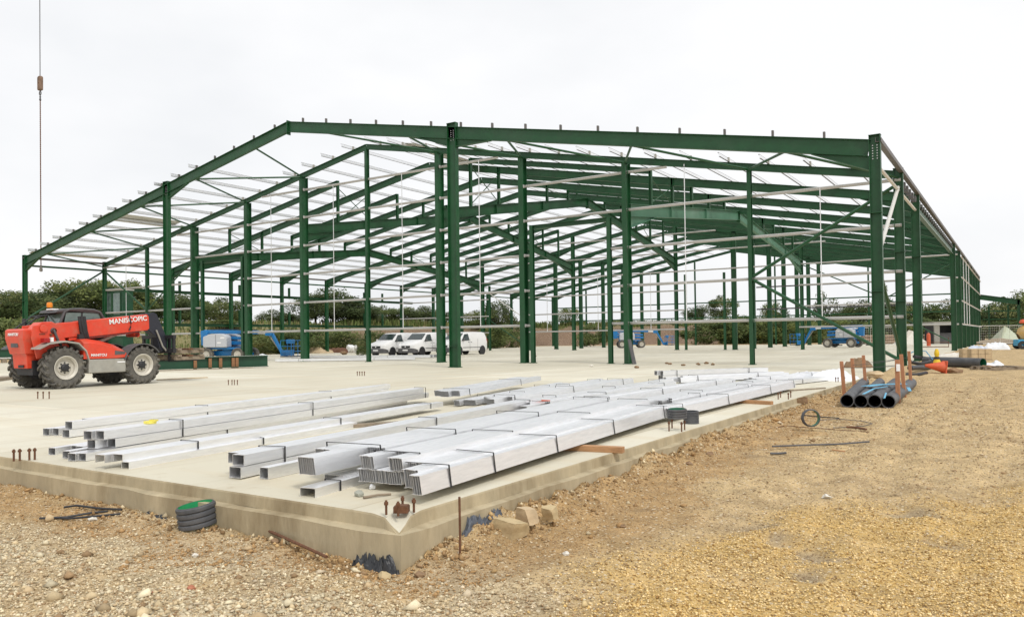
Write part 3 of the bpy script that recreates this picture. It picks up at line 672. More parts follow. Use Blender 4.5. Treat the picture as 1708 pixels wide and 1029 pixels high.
bundle('bundle of square box ended purlins, two by two, in the middle of the slab front', (-2.40, -24.05), (-3.42, -16.75), 'box', 2, 2, .105, .012, (.09, .5, .93), .3, pitch=.15)
bundle('lone grey channel lying against the right side of the square ended bundle', (-2.08, -23.85), (-2.3, -21.6), 'box', 1, 1, .11, .003, (.5,), .02, pitch=.11)
bundle('flat open channel leaning on the square ended bundle, behind the ragged one', (-1.86, -22.6), (-2.45, -17.1), 'flat', 1, 1, .10, .03, (.3, .8), .1)
bundle('low pair of lipped purlins in front of the left group, ends open below', (-4.02, -24.32), (-5.14, -17.4), 'flat', 2, 1, .085, .07, (.16, .55, .93), .4, pitch=.15)
bundle('narrow channel lying at the foot of the lipped pair in the left group', (-3.88, -24.2), (-4.5, -20.2), 'flat', 1, 1, .075, .0, (.5,), .05, pitch=.12)
bundle('stacked dark ended purlin bundle between the two outer bundles of the left group', (-4.95, -24.1), (-6.6, -15.9), 'box', 2, 2, .10, .10, (.17, .5, .96), .45, pitch=.13)
bundle('scattered short ended channels lying low in the left group of bundles', (-5.05, -24.2), (-6.85, -16.6), 'box', 5, 1, .085, .005, (.3,), .9, pitch=.115)
bundle('loose short channels poking out left below the stacked left bundle', (-5.55, -24.05), (-6.6, -20.0), 'box', 3, 1, .085, .0, (.6,), .6, pitch=.11)
bundle('long tall grey bundle at the back of the left group, beside the anchor bolts', (-7.3, -23.15), (-9.1, -14.3), 'box', 2, 2, .105, .01, (.3, .7), .7, pitch=.14)
bundle('low light ended pair beside the tall grey bundle, furthest to the left', (-7.68, -23.25), (-9.2, -15.5), 'box', 2, 1, .10, .005, (.4,), .4, pitch=.13)
bundle('white topped bundle behind the tall grey one in the left group', (-7.7, -21.7), (-9.55, -14.6), 'box', 2, 1, .15, .01, (.06, .6), .2, pitch=.14)
bundle('strapped flat pack of purlins with drooping W shaped dark near end', (-5.55, -16.7), (-7.1, -10.9), 'c', 12, 1, .11, .15, (.12, .7), .6)
bundle('purlin pack lying under the W ended pack on the slab', (-5.05, -16.9), (-6.3, -10.3), 'c', 8, 1, .1, .02, (.2, .7), .7)
bundle('thin purlin pack between the W ended pack and the long white bundle', (-4.75, -16.4), (-5.75, -9.0), 'c', 7, 1, .11, .04, (.2, .55, .85), .8)
bundle('long white purlin bundle right of the W ended pack', (-4.2, -17.2), (-4.9, -9.3), 'c', 9, 1, .15, .05, (.1, .45, .85), .7)
bundle('narrow purlin bundle left of the red tagged one', (-3.62, -17.0), (-4.05, -8.6), 'c', 6, 1, .13, .03, (.15, .5, .85), .6)
bundle('purlin bundle with a red tag on top and dark stepped near end', (-3.05, -17.7), (-3.35, -10.2), 'c', 8, 1, .14, .03, (.08, .4, .85), .6)
bundle('bright purlin bundle left of centre between the red tagged one and the slab edge rows', (-2.42, -17.0), (-2.3, -9.0), 'c', 10, 1, .15, .06, (.1, .4, .8), .7)
bundle('purlin bundle second from the slab edge in the far row', (-1.55, -17.2), (-1.48, -8.8), 'c', 10, 1, .14, .06, (.08, .4, .8), .6)
bundle('thin purlin pack lying over the gap of the far row', (-1.15, -16.2), (-1.02, -9.0), 'c', 5, 1, .11, .10, (.2, .6), .4)
bundle('purlin bundle nearest the slab edge in the far row, resting on a timber', (-.66, -17.65), (-.66, -9.5), 'c', 8, 1, .14, LIFT, (.07, .35, .7, .95), .4)
bundle('short skewed purlin bundle at the far end with a dark square near end', (-5.1, -7.0), (-2.75, -3.7), 'box', 2, 2, .13, .02, (.15, .8), .2)
bundle('thin skewed purlin pack before the dark square ended far bundle', (-4.2, -8.4), (-2.0, -4.3), 'c', 8, 1, .14, .03, (.2, .7), .5)
bundle('messy far purlin pack ending by the white sheeting', (-2.0, -8.6), (-.95, -3.6), 'c', 8, 1, .14, .03, (.2, .7), .9)
bundle('small far purlin pack by the white sheeting with loose ends', (-1.3, -8.4), (-.5, -4.4), 'flat', 3, 1, .1, .02, (.3, .8), .9, pitch=.13)
# galvanised packs lying far back near the gable
for (lab, a, b, k) in (('thin galvanised pack lying on the floor left of the ridge column', (450, 603.5), (700, 600), .14),
                       ('longer galvanised pack behind the ridge column in front of the vans', (470, 597.5), (735, 596.5), .16)):
    bundle(lab, G(*a)[:2], G(*b)[:2], 'box', 4, 1, k, .03, (.2, .7), .9, group='galvanised packs on the floor behind the gable', pitch=.2)
def timber(label, p, q, wd=.1, h=.065, z=0, mt=TIMBER, name='timber_bearer', group=None):
    a, b = V((p[0], p[1], 0)), V((q[0], q[1], 0)); ln = (b-a).length
    m = MB(); m.box((ln/2, 0, h/2), (ln, wd, h)); o = m.build(name, mt, bevel=.004); o.location = (a.x, a.y, z); o.rotation_euler = (0, 0, math.atan2((b-a).y, (b-a).x))
    return tag(o, label, 'timber', group)
timber('brown timber bearer poking out to the right under the nearest bundle', (-1.1, -20.92), (.20, -20.70), .10, .068)
timber('timber bearer poking out under the far row bundle by the slab edge', (-1.3, -13.55), (.06, -13.85), .10, .068)
timber('dark timber plank lying under the left group bundle, mid slab', (-4.62, -20.5), (-3.95, -19.35), .13, .05, mt=TIMBER_G)
timber('thin dark batten lying on the slab edge beyond the far row', (-.62, -10.3), (.02, -8.9), .05, .03, mt=TIMBER_G, name='batten')
m = MB(); m.box((0,0,.02), (.16,.05,.025)); o = m.build('red_tag', ORANGE); o.location = (-3.08, -16.9, .18); tag(o, 'small red tag lying on top of the stepped purlin bundle', 'tag')
m = MB(); m.box((0,0,.0), (.12,.1,.03)); m.box((.03,.03,.02), (.09,.06,.02), .4); o = m.build('yellow_rag', mat('yellow_cloth', (.75,.66,.12), .8)); o.location = (-5.15, -23.1, .325); tag(o, 'crumpled yellow rag lying on the left group bundle', 'rag')

# ------------------------------------------------------------------ anchor bolts cast into the slab
def bolts(places, label, hgt=.11, group=None, r=.013):
    hgt *= .8; r *= .72
    for (x, y) in places:
        t = thing('anchor_bolt', label, 'bolt', (x, y, 0), random.uniform(0, 3), group)
        m = MB(); m.lathe([(0, .0), (r, .0), (r, hgt), (0, hgt)], n=10); m.build('shank', RUST, t, True)
        m = MB(); m.lathe([(0, hgt-.035), (r*1.75, hgt-.035), (r*1.75, hgt-.012), (0, hgt-.012)], n=6); m.build('nut', RUST, t)
cx, cy = .02, -24.27
bolts([(-.03, -24.385), (.075, -24.37), (.10, -24.22), (-.03, -24.20)], 'rusty anchor bolt standing in the pocket at the near slab corner', .135, 'anchor bolts at the near corner', .013)
m = MB(); m.box((0,0,.03), (.11,.09,.05)); m.box((0,0,.058), (.1,.08,.006)); o = m.build('packing_plate', RUST, bevel=.004); o.location = (.03, -24.28, 0); o.rotation_euler = (0,0,.5); tag(o, 'small rusty packing block between the corner bolts', 'block')
bolts([tuple(G(x, 769-(x-25)*.07)[:2]) for x in (23, 33, 49, 58)], 'rusty anchor bolt at the left front slab edge beside the left bundles', .17, 'anchor bolts at the left slab edge', .016)
bolts([tuple(G(x, 665)[:2]) for x in (63, 72, 82)], 'anchor bolt in the floor just in front of the telehandler rear wheel', .22, 'anchor bolts before the telehandler', .018)
bolts([tuple(G(x, 642)[:2]) for x in (381, 387, 391, 396)], 'anchor bolt in the bare floor in front of the timber propped beam', .2, 'anchor bolts before the steel beam', .018)
bolts([tuple(G(x, 626.5)[:2]) for x in (596, 600, 604, 608)], 'anchor bolt in the bare floor between the bundles and the gable', .2, 'anchor bolts before the gable', .02)
P6 = [tuple(G(x, y)[:2]) for x, y in ((1116, 719), (1121, 714), (1137, 720), (1142, 717))]
bolts(P6, 'anchor bolt at the slab edge under the green lined pipe piece', .17, 'anchor bolts under the pipe piece', .014)
bolts([tuple(G(x, y)[:2]) for x, y in ((1298, 666), (1302, 663), (1315, 666), (1319, 663))], 'anchor bolt at the slab edge by the far row timber bearer', .17, 'anchor bolts by the far row', .015)
bolts([tuple(G(x, 637)[:2]) for x in (1394, 1398, 1409)], 'anchor bolt at the slab edge in front of the white sheeting', .17, 'anchor bolts before the sheeting', .016)

# ------------------------------------------------------------------ twin wall pipe pieces
def ring_piece(label, loc, r, h, rot=(0,0,0), green=PIPEGREEN, ribs=4, name='drain_pipe_piece'):
    t = thing(name, label, 'pipe', loc); t.rotation_euler = rot
    P = [(r*.9, 0)]
    for i in range(ribs):
        z = h*i/ribs; d = h/ribs; P += [(r*.93, z+.0*d), (r, z+.15*d), (r*1.01, z+.45*d), (r, z+.75*d), (r*.93, z+.92*d)]
    P += [(r*.93, h), (r*.88, h)]
    m = MB(); m.lathe(P+[(r*.875, h), (r*.875, 0)], n=32, closed=True); m.build('wall', GRAYPIPE, t, True)
    m = MB(); m.lathe([(r*.865, h*.995), (r*.865, 0)], n=32); m.build('lining', green, t, True, fix=False)
    return t
ring_piece('corrugated grey pipe piece with bright green lining lying by the left slab edge', G(332, 878, -.27)[:2].to_tuple()+(-.30,) if False else (G(332, 879, -.3).x, G(332, 879, -.3).y, -.285), .165, .19, (.12, -.10, 0))
ring_piece('corrugated pipe piece with green lining set on four anchor bolts at the slab edge', (sum(p[0] for p in P6)/4, sum(p[1] for p in P6)/4+.02, .165), .135, .135, (.04, 0, 0), PIPEGREEN_D)
o = ring_piece('black ribbed pipe piece standing on the slab beside the green lined one', tuple(G(1153, 706, 0)), .115, .19, (0,0,0), BLACKPIPE, 8)
o.children[0].data.materials[0] = BLACKPIPE
g = G(1353, 712, -.16)
ring_piece('thin green lined pipe ring standing on edge on the bare ground', (g.x-.02, g.y, g.z+.145), .14, .10, (R(86), 0, R(30)), PIPEGREEN_D, 2)

# ------------------------------------------------------------------ corner details: pin, stones, membrane
m = MB(); m.tube([(0,0,-.1), (.005,0,.2), (0,.004,.47)], .009, 8); o = m.build('steel_pin', RUST, smooth=True); q = G(767, 938, -.36); o.location = (q.x, q.y, -.34); tag(o, 'thin rusty steel pin standing upright in the gravel beside the slab corner', 'steel pin')
def rock(label, loc, s, mt=STONE, seed=0, name='boulder', cat='stone', jag=.35, blocky=False):
    rg = random.Random(seed); import bmesh
    bm = bmesh.new(); bmesh.ops.create_icosphere(bm, subdivisions=4 if max(s) > .075 and jag else 3, radius=1)
    ax = [V((rg.gauss(0,1), rg.gauss(0,1), rg.gauss(0,1))).normalized() for _ in range(9)]; cut = [rg.uniform(.5, .85) for _ in ax]
    if blocky: ax = [(V(a)+V((rg.uniform(-.25,.25), rg.uniform(-.25,.25), rg.uniform(-.25,.25)))).normalized() for a in ((1,0,0),(-1,0,0),(0,1,0),(0,-1,0),(0,0,1),(0,0,-1),(1,1,.5),(-1,.6,.8))]; cut = [rg.uniform(.5,.66) for _ in ax[:6]]+[.8,.8]
    for v in bm.verts:
        p = v.co.copy()
        for a, c_ in zip(ax, cut):
            d = p.dot(a)
            if d > c_: p -= a*(d-c_)
        n = 1+(.022 if blocky else .06)*(math.sin(7*p.x+seed)+math.sin(9*p.y+2*seed)+math.sin(8*p.z))+rg.uniform(-.03,.03)*(.4 if blocky else 1); v.co = V((p.x*n*s[0], p.y*n*s[1], p.z*n*s[2]))
    me = bpy.data.meshes.new(name); bm.to_mesh(me); bm.free(); me.materials.append(mt)
    me.polygons.foreach_set('use_smooth', [True]*len(me.polygons)); me.set_sharp_from_angle(angle=R(28))
    o = bpy.data.objects.new(name, me); C.objects.link(o); o.location = loc; return tag(o, label, cat)
def gz(x, y): return float(ground_h(np.array([x]), np.array([y]))[0])
def at(px, py, z=-.3):
    q = G(px, py, z); 
    for _ in range(4): q = G(px, py, gz(q.x, q.y))
    return q
q = at(850, 890, -.28); rock('large buff limestone boulder lying by the slab right of the steel pin', (q.x, q.y, q.z+.045), (.20, .14, .13), STONE, 3, blocky=True)
q = at(868, 878, -.26); rock('smaller sandy boulder leaning behind the large buff one', (q.x+.02, q.y+.05, q.z+.08), (.12, .11, .13), BRICKY, 8, blocky=True)
q = at(916, 864, -.25); rock('rounded tan stone at the slab edge beyond the large boulder', (q.x, q.y, q.z+.04), (.10, .085, .10), STONE, 5, blocky=True)
q = at(1340, 676, -.15); rock('brown stone lying at the slab edge near the pipe ring', (q.x, q.y, q.z+.06), (.17, .14, .15), STONE_B, 6, blocky=True)
q = at(1378, 831, -.3); rock('small white stone alone on the bare ground', (q.x, q.y, q.z+.018), (.05, .03, .025), STONE_W, 7)
for i, (px, py, s, lab, mt) in enumerate(((155, 868, .05, 'pale yellow stone by the left bent bars', STONE_W), (520, 862, .04, 'small dark stone at the foot of the slab front', STONE_B), (640, 965, .06, 'orange brown stone at the bottom of the slab corner', STONE), (700, 962, .055, 'grey brown stone just right of the corner foot', STONE_B),
        (1040, 880, .035, 'dark pebble at the left rim of the yellow gravel', STONE_B), (1185, 760, .06, 'dark clod on the spoil ridge beside the slab', STONE_B), (1150, 775, .05, 'brown clod low on the spoil ridge', STONE_B), (945, 925, .03, 'white chip of stone on yellow gravel', STONE_W), (460, 905, .045, 'reddish stone beside the rusty bar', STONE_B), (325, 928, .03, 'white chip of stone in pale rubble', STONE_W), (250, 990, .03, 'red brick chip in the pale rubble', BRICKCHIP), (320, 983, .035, 'flat orange brick chip in the pale rubble', BRICKCHIP))):
    q = at(px, py); rock(lab, (q.x, q.y, q.z+s*.3), (s, s*.75, s*.6), mt, 20+i, 'stone')
def crumple(name, label, cat, px, py, sx, sy, sz, mt, seed, rz=0, z=None, loc=None):
    rg = np.random.default_rng(seed); n = 26; u = np.linspace(-1, 1, n); A, B = np.meshgrid(u, u, indexing='ij'); rr = np.clip(1-np.maximum(abs(A), abs(B))**2, 0, 1)
    o_ = rg.random()*50; Hh = rr**.6*(.25+1.1*fbm(A*2.2+o_, B*2.2+o_, 4))+.25*rr*(fbm(A*7+o_, B*7, 3)-.4); Hh = Hh/Hh.max()
    if name == 'membrane': Hh = np.clip(Hh*(.55+.9*rg.random((n, 1)))*(.8+.4*rg.random((n, n))), 0, 1.2)
    jx = .12*(fbm(A*3+o_+9, B*3, 3)-.5); v = np.stack([(A+jx)*sx, (B+jx)*sy, Hh*sz], -1).reshape(-1, 3)
    idx = np.arange(n*n).reshape(n, n); f = np.stack([idx[:-1,:-1], idx[1:,:-1], idx[1:,1:], idx[:-1,1:]], -1).reshape(-1, 4)
    o = bpy.data.objects.new(name, mesh_np(name, v, f, mt)); C.objects.link(o); q = loc if loc is not None else (at(px, py, -.1) if z is None else G(px, py, z)); o.location = q+V((0,0,-.01)); o.rotation_euler = (0,0,rz); return tag(o, label, cat)
def bar_on_ground(label, pts, r, mt, name='steel_bar', cat='steel bar', lift=.01, zs=None):
    m = MB(); Q = []
    for i, (x, y) in enumerate(pts): q = at(x, y); Q.append((q.x, q.y, q.z+r+lift+(zs[i] if zs else 0)))
    m.tube(Q, r, 7); o = m.build(name, mt, smooth=True); return tag(o, label, cat)
bar_on_ground('long rusty bar lying in the gravel at the foot of the left slab face', [(405, 880), (450, 897), (500, 920), (545, 941)], .012, RUST, lift=.045)
bar_on_ground('black bent strip on the ground, upper left one by the slab', [(107, 851), (128, 848), (165, 853), (203, 855)], .011, BLACK, 'metal_strip', 'metal strip', .02)
bar_on_ground('black bent strip on the ground crossing under the upper one', [(66, 868), (110, 866), (150, 859), (180, 856)], .011, BLACK, 'metal_strip', 'metal strip')
bar_on_ground('black bent strip on the ground, lowest of the three', [(85, 867), (115, 869), (160, 865), (201, 861)], .010, BLACK, 'metal_strip', 'metal strip', .015)
bar_on_ground('long dark flattened hose lying across the bare ground on the right', [(1288, 750), (1340, 748), (1400, 746), (1450, 742)], .012, CHARCOAL, 'hose', 'hose', .035)
bar_on_ground('short grey strip lying below the long dark hose', [(1285, 759), (1300, 759), (1312, 758)], .014, GRAYPIPE, 'metal_strip', 'metal strip')
bar_on_ground('thin black cable trailing from the pipe ring', [(1310, 697), (1340, 694), (1372, 697), (1400, 699)], .010, BLACK, 'cable', 'cable')
bar_on_ground('thin looping wire on the ground right of the pipe ring', [(1365, 702), (1400, 700), (1440, 704), (1455, 708), (1440, 712), (1390, 715)], .006, CHARCOAL, 'wire', 'wire')
bar_on_ground('thin wire curving over the ground left of the pipe ring', [(1280, 718), (1310, 711), (1340, 714), (1380, 717), (1450, 722)], .006, RUST, 'wire', 'wire')
bar_on_ground('reddish flat scrap lying right of the pipe ring', [(1412, 715), (1430, 716), (1445, 719)], .018, RUST, 'scrap', 'scrap')
bar_on_ground('pale wood splinter on the ground below the dark hose', [(1388, 752), (1400, 754), (1410, 755)], .010, TIMBER, 'wood_splinter', 'wood')
q = at(1205, 724, -.2); m = MB(); m.lathe([(0,0),(.035,0),(.045,.05),(.03,.14),(0,.15)], (0,0,.04), (.8,-.3,.25), 10); m.box((.0,-.02,.0), (.14,.1,.012), .4); o = m.build('cement_scrap', STEEL_G, smooth=False); o.location = (q.x-.05, q.y, q.z); tag(o, 'grey crumpled cup on the spoil by the slab side', 'scrap')
# rags and glove on the slab before the ragged bundle
rock('crumpled grey glove lying on the slab by the corner bolts', (G(600, 828).x, G(600, 828).y, .025), (.055, .03, .03), mat('grey_cloth', (.35, .36, .31), .9, bump=.5), 31, 'glove', 'glove')
rock('crumpled clear wrap lying beside the grey glove', (G(610, 818).x+.01, G(610, 818).y+.06, .022), (.04, .025, .03), SHEET, 33, 'wrap', 'wrap')
m = MB(); a, b = G(606, 832), G(652, 826); m.tube([(a.x, a.y, .012), ((a.x+b.x)/2, (a.y+b.y)/2, .018), (b.x, b.y, .012)], [.012, .010, .009], 8); o = m.build('stick', TIMBER_G, smooth=True); tag(o, 'short pale stick lying on the slab beside the glove', 'stick')

crumple('membrane', 'torn black damp proof sheet showing below the near slab corner', 'membrane', 650, 938, .21, .06, .13, MEMBRANE, 61, R(2), loc=V((-.02, -24.51, -.40)))
crumple('membrane', 'crumpled blue grey membrane strip along the slab side near the boulder', 'membrane', 814, 868, .34, .05, .13, MEMBRANE_B, 62, R(90), loc=V((.22, -23.45, -.27)))
crumple('membrane', 'dark membrane scraps along the foot of the left slab face', 'membrane', 246, 852, .34, .04, .07, MEMBRANE, 63, 0, loc=V((-2.75, -24.53, -.33)))
# ------------------------------------------------------------------ pipes and stakes at the right
ang = R(95.5); dvec = V((math.cos(ang), math.sin(ang), 0)); p0 = at(1424, 684, -.2)
rP = .155
def pipe_thing(label, loc, ln, r, hd, zc, mats=(GRAYPIPE, BLACK), group=None, ribs=False, tilt=0):
    t = thing('plastic_pipe', label, 'pipe', (loc[0], loc[1], zc), hd, group); t.rotation_euler = (0, tilt, hd)
    m = MB(); n = 28; P = [(r*.88, .0), (r, .0)]
    if ribs:
        k = int(ln/.06)
        for i in range(k): P += [(r*1.0, ln*(i+.2)/k), (r*1.05, ln*(i+.4)/k), (r*1.05, ln*(i+.7)/k), (r, ln*(i+.9)/k)]
    P += [(r, ln), (r*.88, ln)]
    m.lathe(P, (0,0,0), (1,0,0), n); m.build('wall', mats[0], t, True)
    m = MB(); m.lathe([(r*.88, 0), (r*.88, ln)], (0,0,0), (1,0,0), n); m.build('lining', mats[1], t, True, fix=False)
    return t
labs = ('leftmost of the four grey pipes lying between the timber stakes', 'second from the left of the four grey pipes between the stakes', 'third from the left of the four grey pipes between the stakes', 'rightmost of the four grey pipes, next to the labelled stake')
for i in range(4):
    q = at(1413+23*i, 679+.7*i, -.2); hd = R(96-1.2*i)
    pipe_thing(labs[i], (q.x, q.y), 6.6, .132, hd, gz(q.x, q.y)+.135, (GRAYPIPE, BLACK), 'four grey pipes between stakes')
m = MB()
def ribbon(label, pts, wd, mt, name='strap', cat='strap'):
    m = MB()
    for a, b in zip(pts[:-1], pts[1:]): m.bar(a, b, wd, .006)
    return tag(m.build(name, mt), label, cat)
def onpipe(px, py, dz=0): q = G(px, py, .13+dz); return (q.x, q.y, q.z)
ribbon('pale blue strap running diagonally over the left pipes', [onpipe(1440, 657), onpipe(1458, 648), onpipe(1480, 644)], .05, BLUESTRAP)
ribbon('pale blue wide strap across the far end of the pipes', [onpipe(1444, 644), onpipe(1470, 641), onpipe(1496, 640), onpipe(1512, 640)], .22, BLUESTRAP)
ribbon('short blue strap end hanging between the right pipes', [onpipe(1478, 655), onpipe(1475, 664)], .03, BLUESTRAP)
ribbon('short blue strap hanging from the far stakes', [onpipe(1515, 646), onpipe(1518, 652)], .06, BLUESTRAP)
def stake(label, bx, by, tx, ty, wd=.075, tag_white=False, h=None):
    q = at(bx, by, -.2); hh = h
    d = (q-V(CAM)).dot(FW); top = GD(tx, ty, d)
    m = MB(); m.bar((q.x, q.y, q.z-.05), top, wd, wd*.8, (0,1,0)); t = m.build('timber_stake', TIMBER_O, bevel=.003); tag(t, label, 'stake', 'timber stakes round the pipes')
    if tag_white:
        a = V((q.x, q.y, q.z)).lerp(top, .82); m = MB(); m.box(a+V((.02,-.045,0)), (.075, .004, .15), .45); m.build('paper_label', WHITE_P, t)
    return top
S = [stake('near left timber stake beside the leftmost pipe mouth', 1409, 662, 1403.5, 602.5), stake('middle left timber stake, leaning left', 1426, 652, 1421, 597.5), stake('far left timber stake, slightly leaning', 1444, 644, 1440, 592.5),
     stake('near right timber stake carrying a white label', 1498, 672, 1496.5, 600, .085, True), stake('middle right timber stake leaning behind the labelled one', 1509, 662, 1503, 591), stake('far right timber stake, tallest in the row', 1520, 648, 1516, 585.5)]
def wire(label, a, b, sag, r=.006, mt=CHARCOAL, name='wire'):
    a, b = V(a), V(b); P = [a.lerp(b, i/10)-V((0,0,sag*4*(i/10)*(1-i/10))) for i in range(11)]
    m = MB(); m.tube(P, r, 6); return tag(m.build(name, mt, smooth=True), label, name)
dn = V((0,0,-.12))
wire('dark wire strung from the near left stake to the labelled stake', S[0]+dn*1.2, S[3]+dn, .02); wire('dark wire strung from the middle left stake to the middle right stake', S[1]+dn*1.4, S[4]+dn*.8, .03); wire('dark wire strung between the two far stakes', S[2]+dn*1.6, S[5]+dn*1.4, .02)
# white sheeting heap, brown sack by the stakes
crumple('plastic_sheet', 'heap of crumpled white plastic sheeting on the slab behind the stakes', 'plastic sheet', 1392, 633, .55, .75, .34, SHEET, 3, z=0)
crumple('plastic_sheet', 'flat crumpled white sheeting at the far end of the purlin rows', 'plastic sheet', 1352, 629, .75, .6, .2, SHEET, 4, z=0)
crumple('brown_sack', 'crumpled brown sack lying on the slab behind the left stakes', 'sack', 1432, 613, .5, .35, .4, STONE_B, 6, z=0)
rock('buff block of stone on the slab edge at the foot of the corner column', (at(1461, 632, -.05).x, at(1461, 632, -.05).y, .05), (.33, .18, .13), BRICKY, 12, 'stone_block')
# hoses, cone, bottle, pipes
def hose(label, pts, r, mt, name='black_hose', z=.0):
    P = []
    for (x, y, dz) in pts: q = G(x, y, z); P.append((q.x, q.y, z+dz+r))
    m = MB(); m.tube(P, r, 10); return tag(m.build(name, mt, smooth=True), label, 'hose')
hose('thick black hose curling up behind the right stakes', [(1512, 612, .35), (1520, 612, .12), (1535, 612, .05), (1553, 610, .1), (1546, 606, .16), (1525, 608, .28)], .07, BLACK, z=-.05)
hose('black hose lying in front of the curled one', [(1518, 624, .12), (1532, 622, .1), (1550, 618, .03), (1560, 616, 0)], .09, BLACKPIPE, z=-.08)
hose('black pipe end lying low beside the fallen cone', [(1511, 628, 0), (1530, 628, .0), (1545, 626, .02)], .06, BLACK, z=-.1)
hose('thin bright blue hose arching over from the stakes to the yellow bottle', [(1518, 600, .32), (1530, 600, .5), (1545, 604, .5), (1558, 612, .22), (1562, 618, 0)], .02, BLUE_L, 'blue_hose', -.08)
q = at(1556, 622, -.08); t = thing('traffic_cone', 'dirty orange traffic cone lying on its side by the yellow bottle', 'traffic cone', (q.x+.35, q.y+.15, q.z+.19)); t.rotation_euler = (0, R(84), R(205))
m = MB(); m.lathe([(.20, .04), (.045, .62), (.03, .64)], n=24); m.build('cone_body', ORANGE, t, True)
m = MB(); m.lathe([(.116, .33), (.078, .46)], (0,0,0), (0,0,1), 24); m.v = [(a*1.05, b*1.05, c) for a, b, c in m.v]; m.build('white_band', WHITE_P, t, True)
m = MB(); m.box((0,0,.02), (.44, .44, .045)); m.build('base', ORANGE, t, bevel=.02)
q = at(1563, 614, -.05); t = thing('yellow_bottle', 'yellow plastic bottle with dark band standing behind the fallen cone', 'bottle', (q.x, q.y, q.z))
m = MB(); m.lathe([(0,0),(.13,0),(.14,.04),(.13,.26),(.075,.36),(.07,.46),(.09,.52),(.085,.62),(.045,.74),(0,.74)], n=18); m.build('body', YELLOW, t, True)
m = MB(); m.lathe([(.10,.35),(.085,.44)], n=18); m.build('band', BLACK, t, True)
q = at(1640, 614, -.05); pipe_thing('dark pipe with green lining lying alone right of the cone', (q.x, q.y), 2.1, .19, R(143), q.z+.19, (GRAYPIPE, PIPEGREEN_D))
q = at(1601, 609, -.03); pipe_thing('second dark pipe lying behind the green lined one', (q.x, q.y), 1.6, .16, R(150), q.z+.17, (GRAYPIPE, BLACK))
rock('clod of dark debris beside the cone base', (at(1590, 622).x, at(1590, 622).y, at(1590, 622).z+.08), (.28, .16, .12), STONE_B, 14, 'debris_clod', 'debris')

# ------------------------------------------------------------------ red telehandler
def tractor_wheel(root, x, y, r, wd, side, lugs=18, hub_d=.12):
    """wheel part with rim and hub sub-parts; side +1 has its outer face to +y"""
    m = MB(); rr = r*.94
    m.lathe([(r*.55,-wd*.40),(r*.70,-wd*.48),(rr*.93,-wd*.47),(rr,-wd*.36),(rr*1.005,0),(rr,wd*.36),(rr*.93,wd*.47),(r*.70,wd*.48),(r*.55,wd*.40)], (0,0,0), (0,1,0), 36, closed=True)
    for i in range(lugs):
        for s in (-1, 1):
            a = 2*math.pi*(i+(.5 if s > 0 else 0))/lugs; pts = []
            for (yy, da, ro) in ((.0, 0, r*.985), (.30, .17, r), (.47, .27, r*.955), (.485, .30, r*.80)):
                an = a+da; pts.append(V((math.cos(an)*ro, s*yy*wd, math.sin(an)*ro)))
            for p, q in zip(pts[:-1], pts[1:]): m.bar(p, q, .058*r/.6, .05*r/.6, ((p+q)/2).normalized()+V((0, s*.0, 0)))
    o = m.build('wheel', RUBBER, root, True); o.location = (x, y, r)
    m = MB(); e = side*wd
    m.lathe([(r*.56, e*.43),(r*.575, e*.47),(r*.54, e*.47),(r*.50, e*.40),(r*.47, e*.36),(r*.46, e*.20),(r*.36, e*.16),(r*.30, e*.24),(r*.0, e*.26)], (0,0,0), (0,1,0), 30); m.build('rim', RIM, o, True, fix=False)
    m = MB(); m.lathe([(r*.19, e*.2),(r*.19, e*.36),(r*.11, e*.42),(0, e*.42)], (0,0,0), (0,1,0), 16)
    for k in range(8):
        a = k*math.pi/4; m.lathe([(r*.035, e*.22),(r*.035, e*.31),(0, e*.31)], (math.cos(a)*r*.245, 0, math.sin(a)*r*.245), (0,1,0), 6)
    m.build('hub', BLACK, o)
    m = MB(); m.lathe([(r*.56, -e*.4),(r*.3, -e*.3),(0, -e*.3)], (0,0,0), (0,1,0), 24); m.build('rim', CHARCOAL, o, fix=False)
    return o
TR = R(93.2); tc_ = V((-19.85, -15.5, 0))+V((-.88, -.05, 0))
T = thing('telehandler', 'red telescopic handler with black cab and big tractor tyres parked on the slab facing away', 'telehandler', tuple(tc_), TR)
for x in (-1.25, 1.25):
    for y in (-.80, .80): tractor_wheel(T, x, y, .62, .44, 1 if y > 0 else -1)
m = MB(); m.bb(-1.9, 1.75, -.42, .42, .42, .85); m.bb(-1.4, -1.1, -.7, .7, .5, .75); m.bb(1.1, 1.4, -.7, .7, .5, .75); m.build('chassis', BLACK, T)
# rear counterweight, tapering and stepped towards the ground
m = MB(); m.loft([[(x0, -w_, z), (x0, w_, z), (x1, w_, z), (x1, -w_, z)] for x0, x1, w_, z in ((-2.02, -1.15, .36, .62), (-2.05, -1.1, .38, 1.03), (-2.10, -1.08, .43, 1.05), (-2.20, -1.0, .49, 1.50), (-2.20, -1.0, .49, 1.74), (-2.14, -1.0, .45, 1.78))])
cw = m.build('counterweight', RED, T, bevel=.015)
m = MB(); m.bb(-2.175, -2.15, -.14, .22, 1.24, 1.36); m.build('hitch_plate', CHARCOAL, cw)
m = MB(); m.bb(-2.06, -2.04, -.22, .05, .64, .72); m.build('tow_slot', BLACK, cw)
Mr = Matrix.Translation((-2.215, .30, 1.58)) @ Matrix.Rotation(R(-90), 4, 'Z') @ Matrix.Rotation(R(86), 4, 'X')
text('lettering', 'MANITOU', .118, WHITE, cw, Mr)
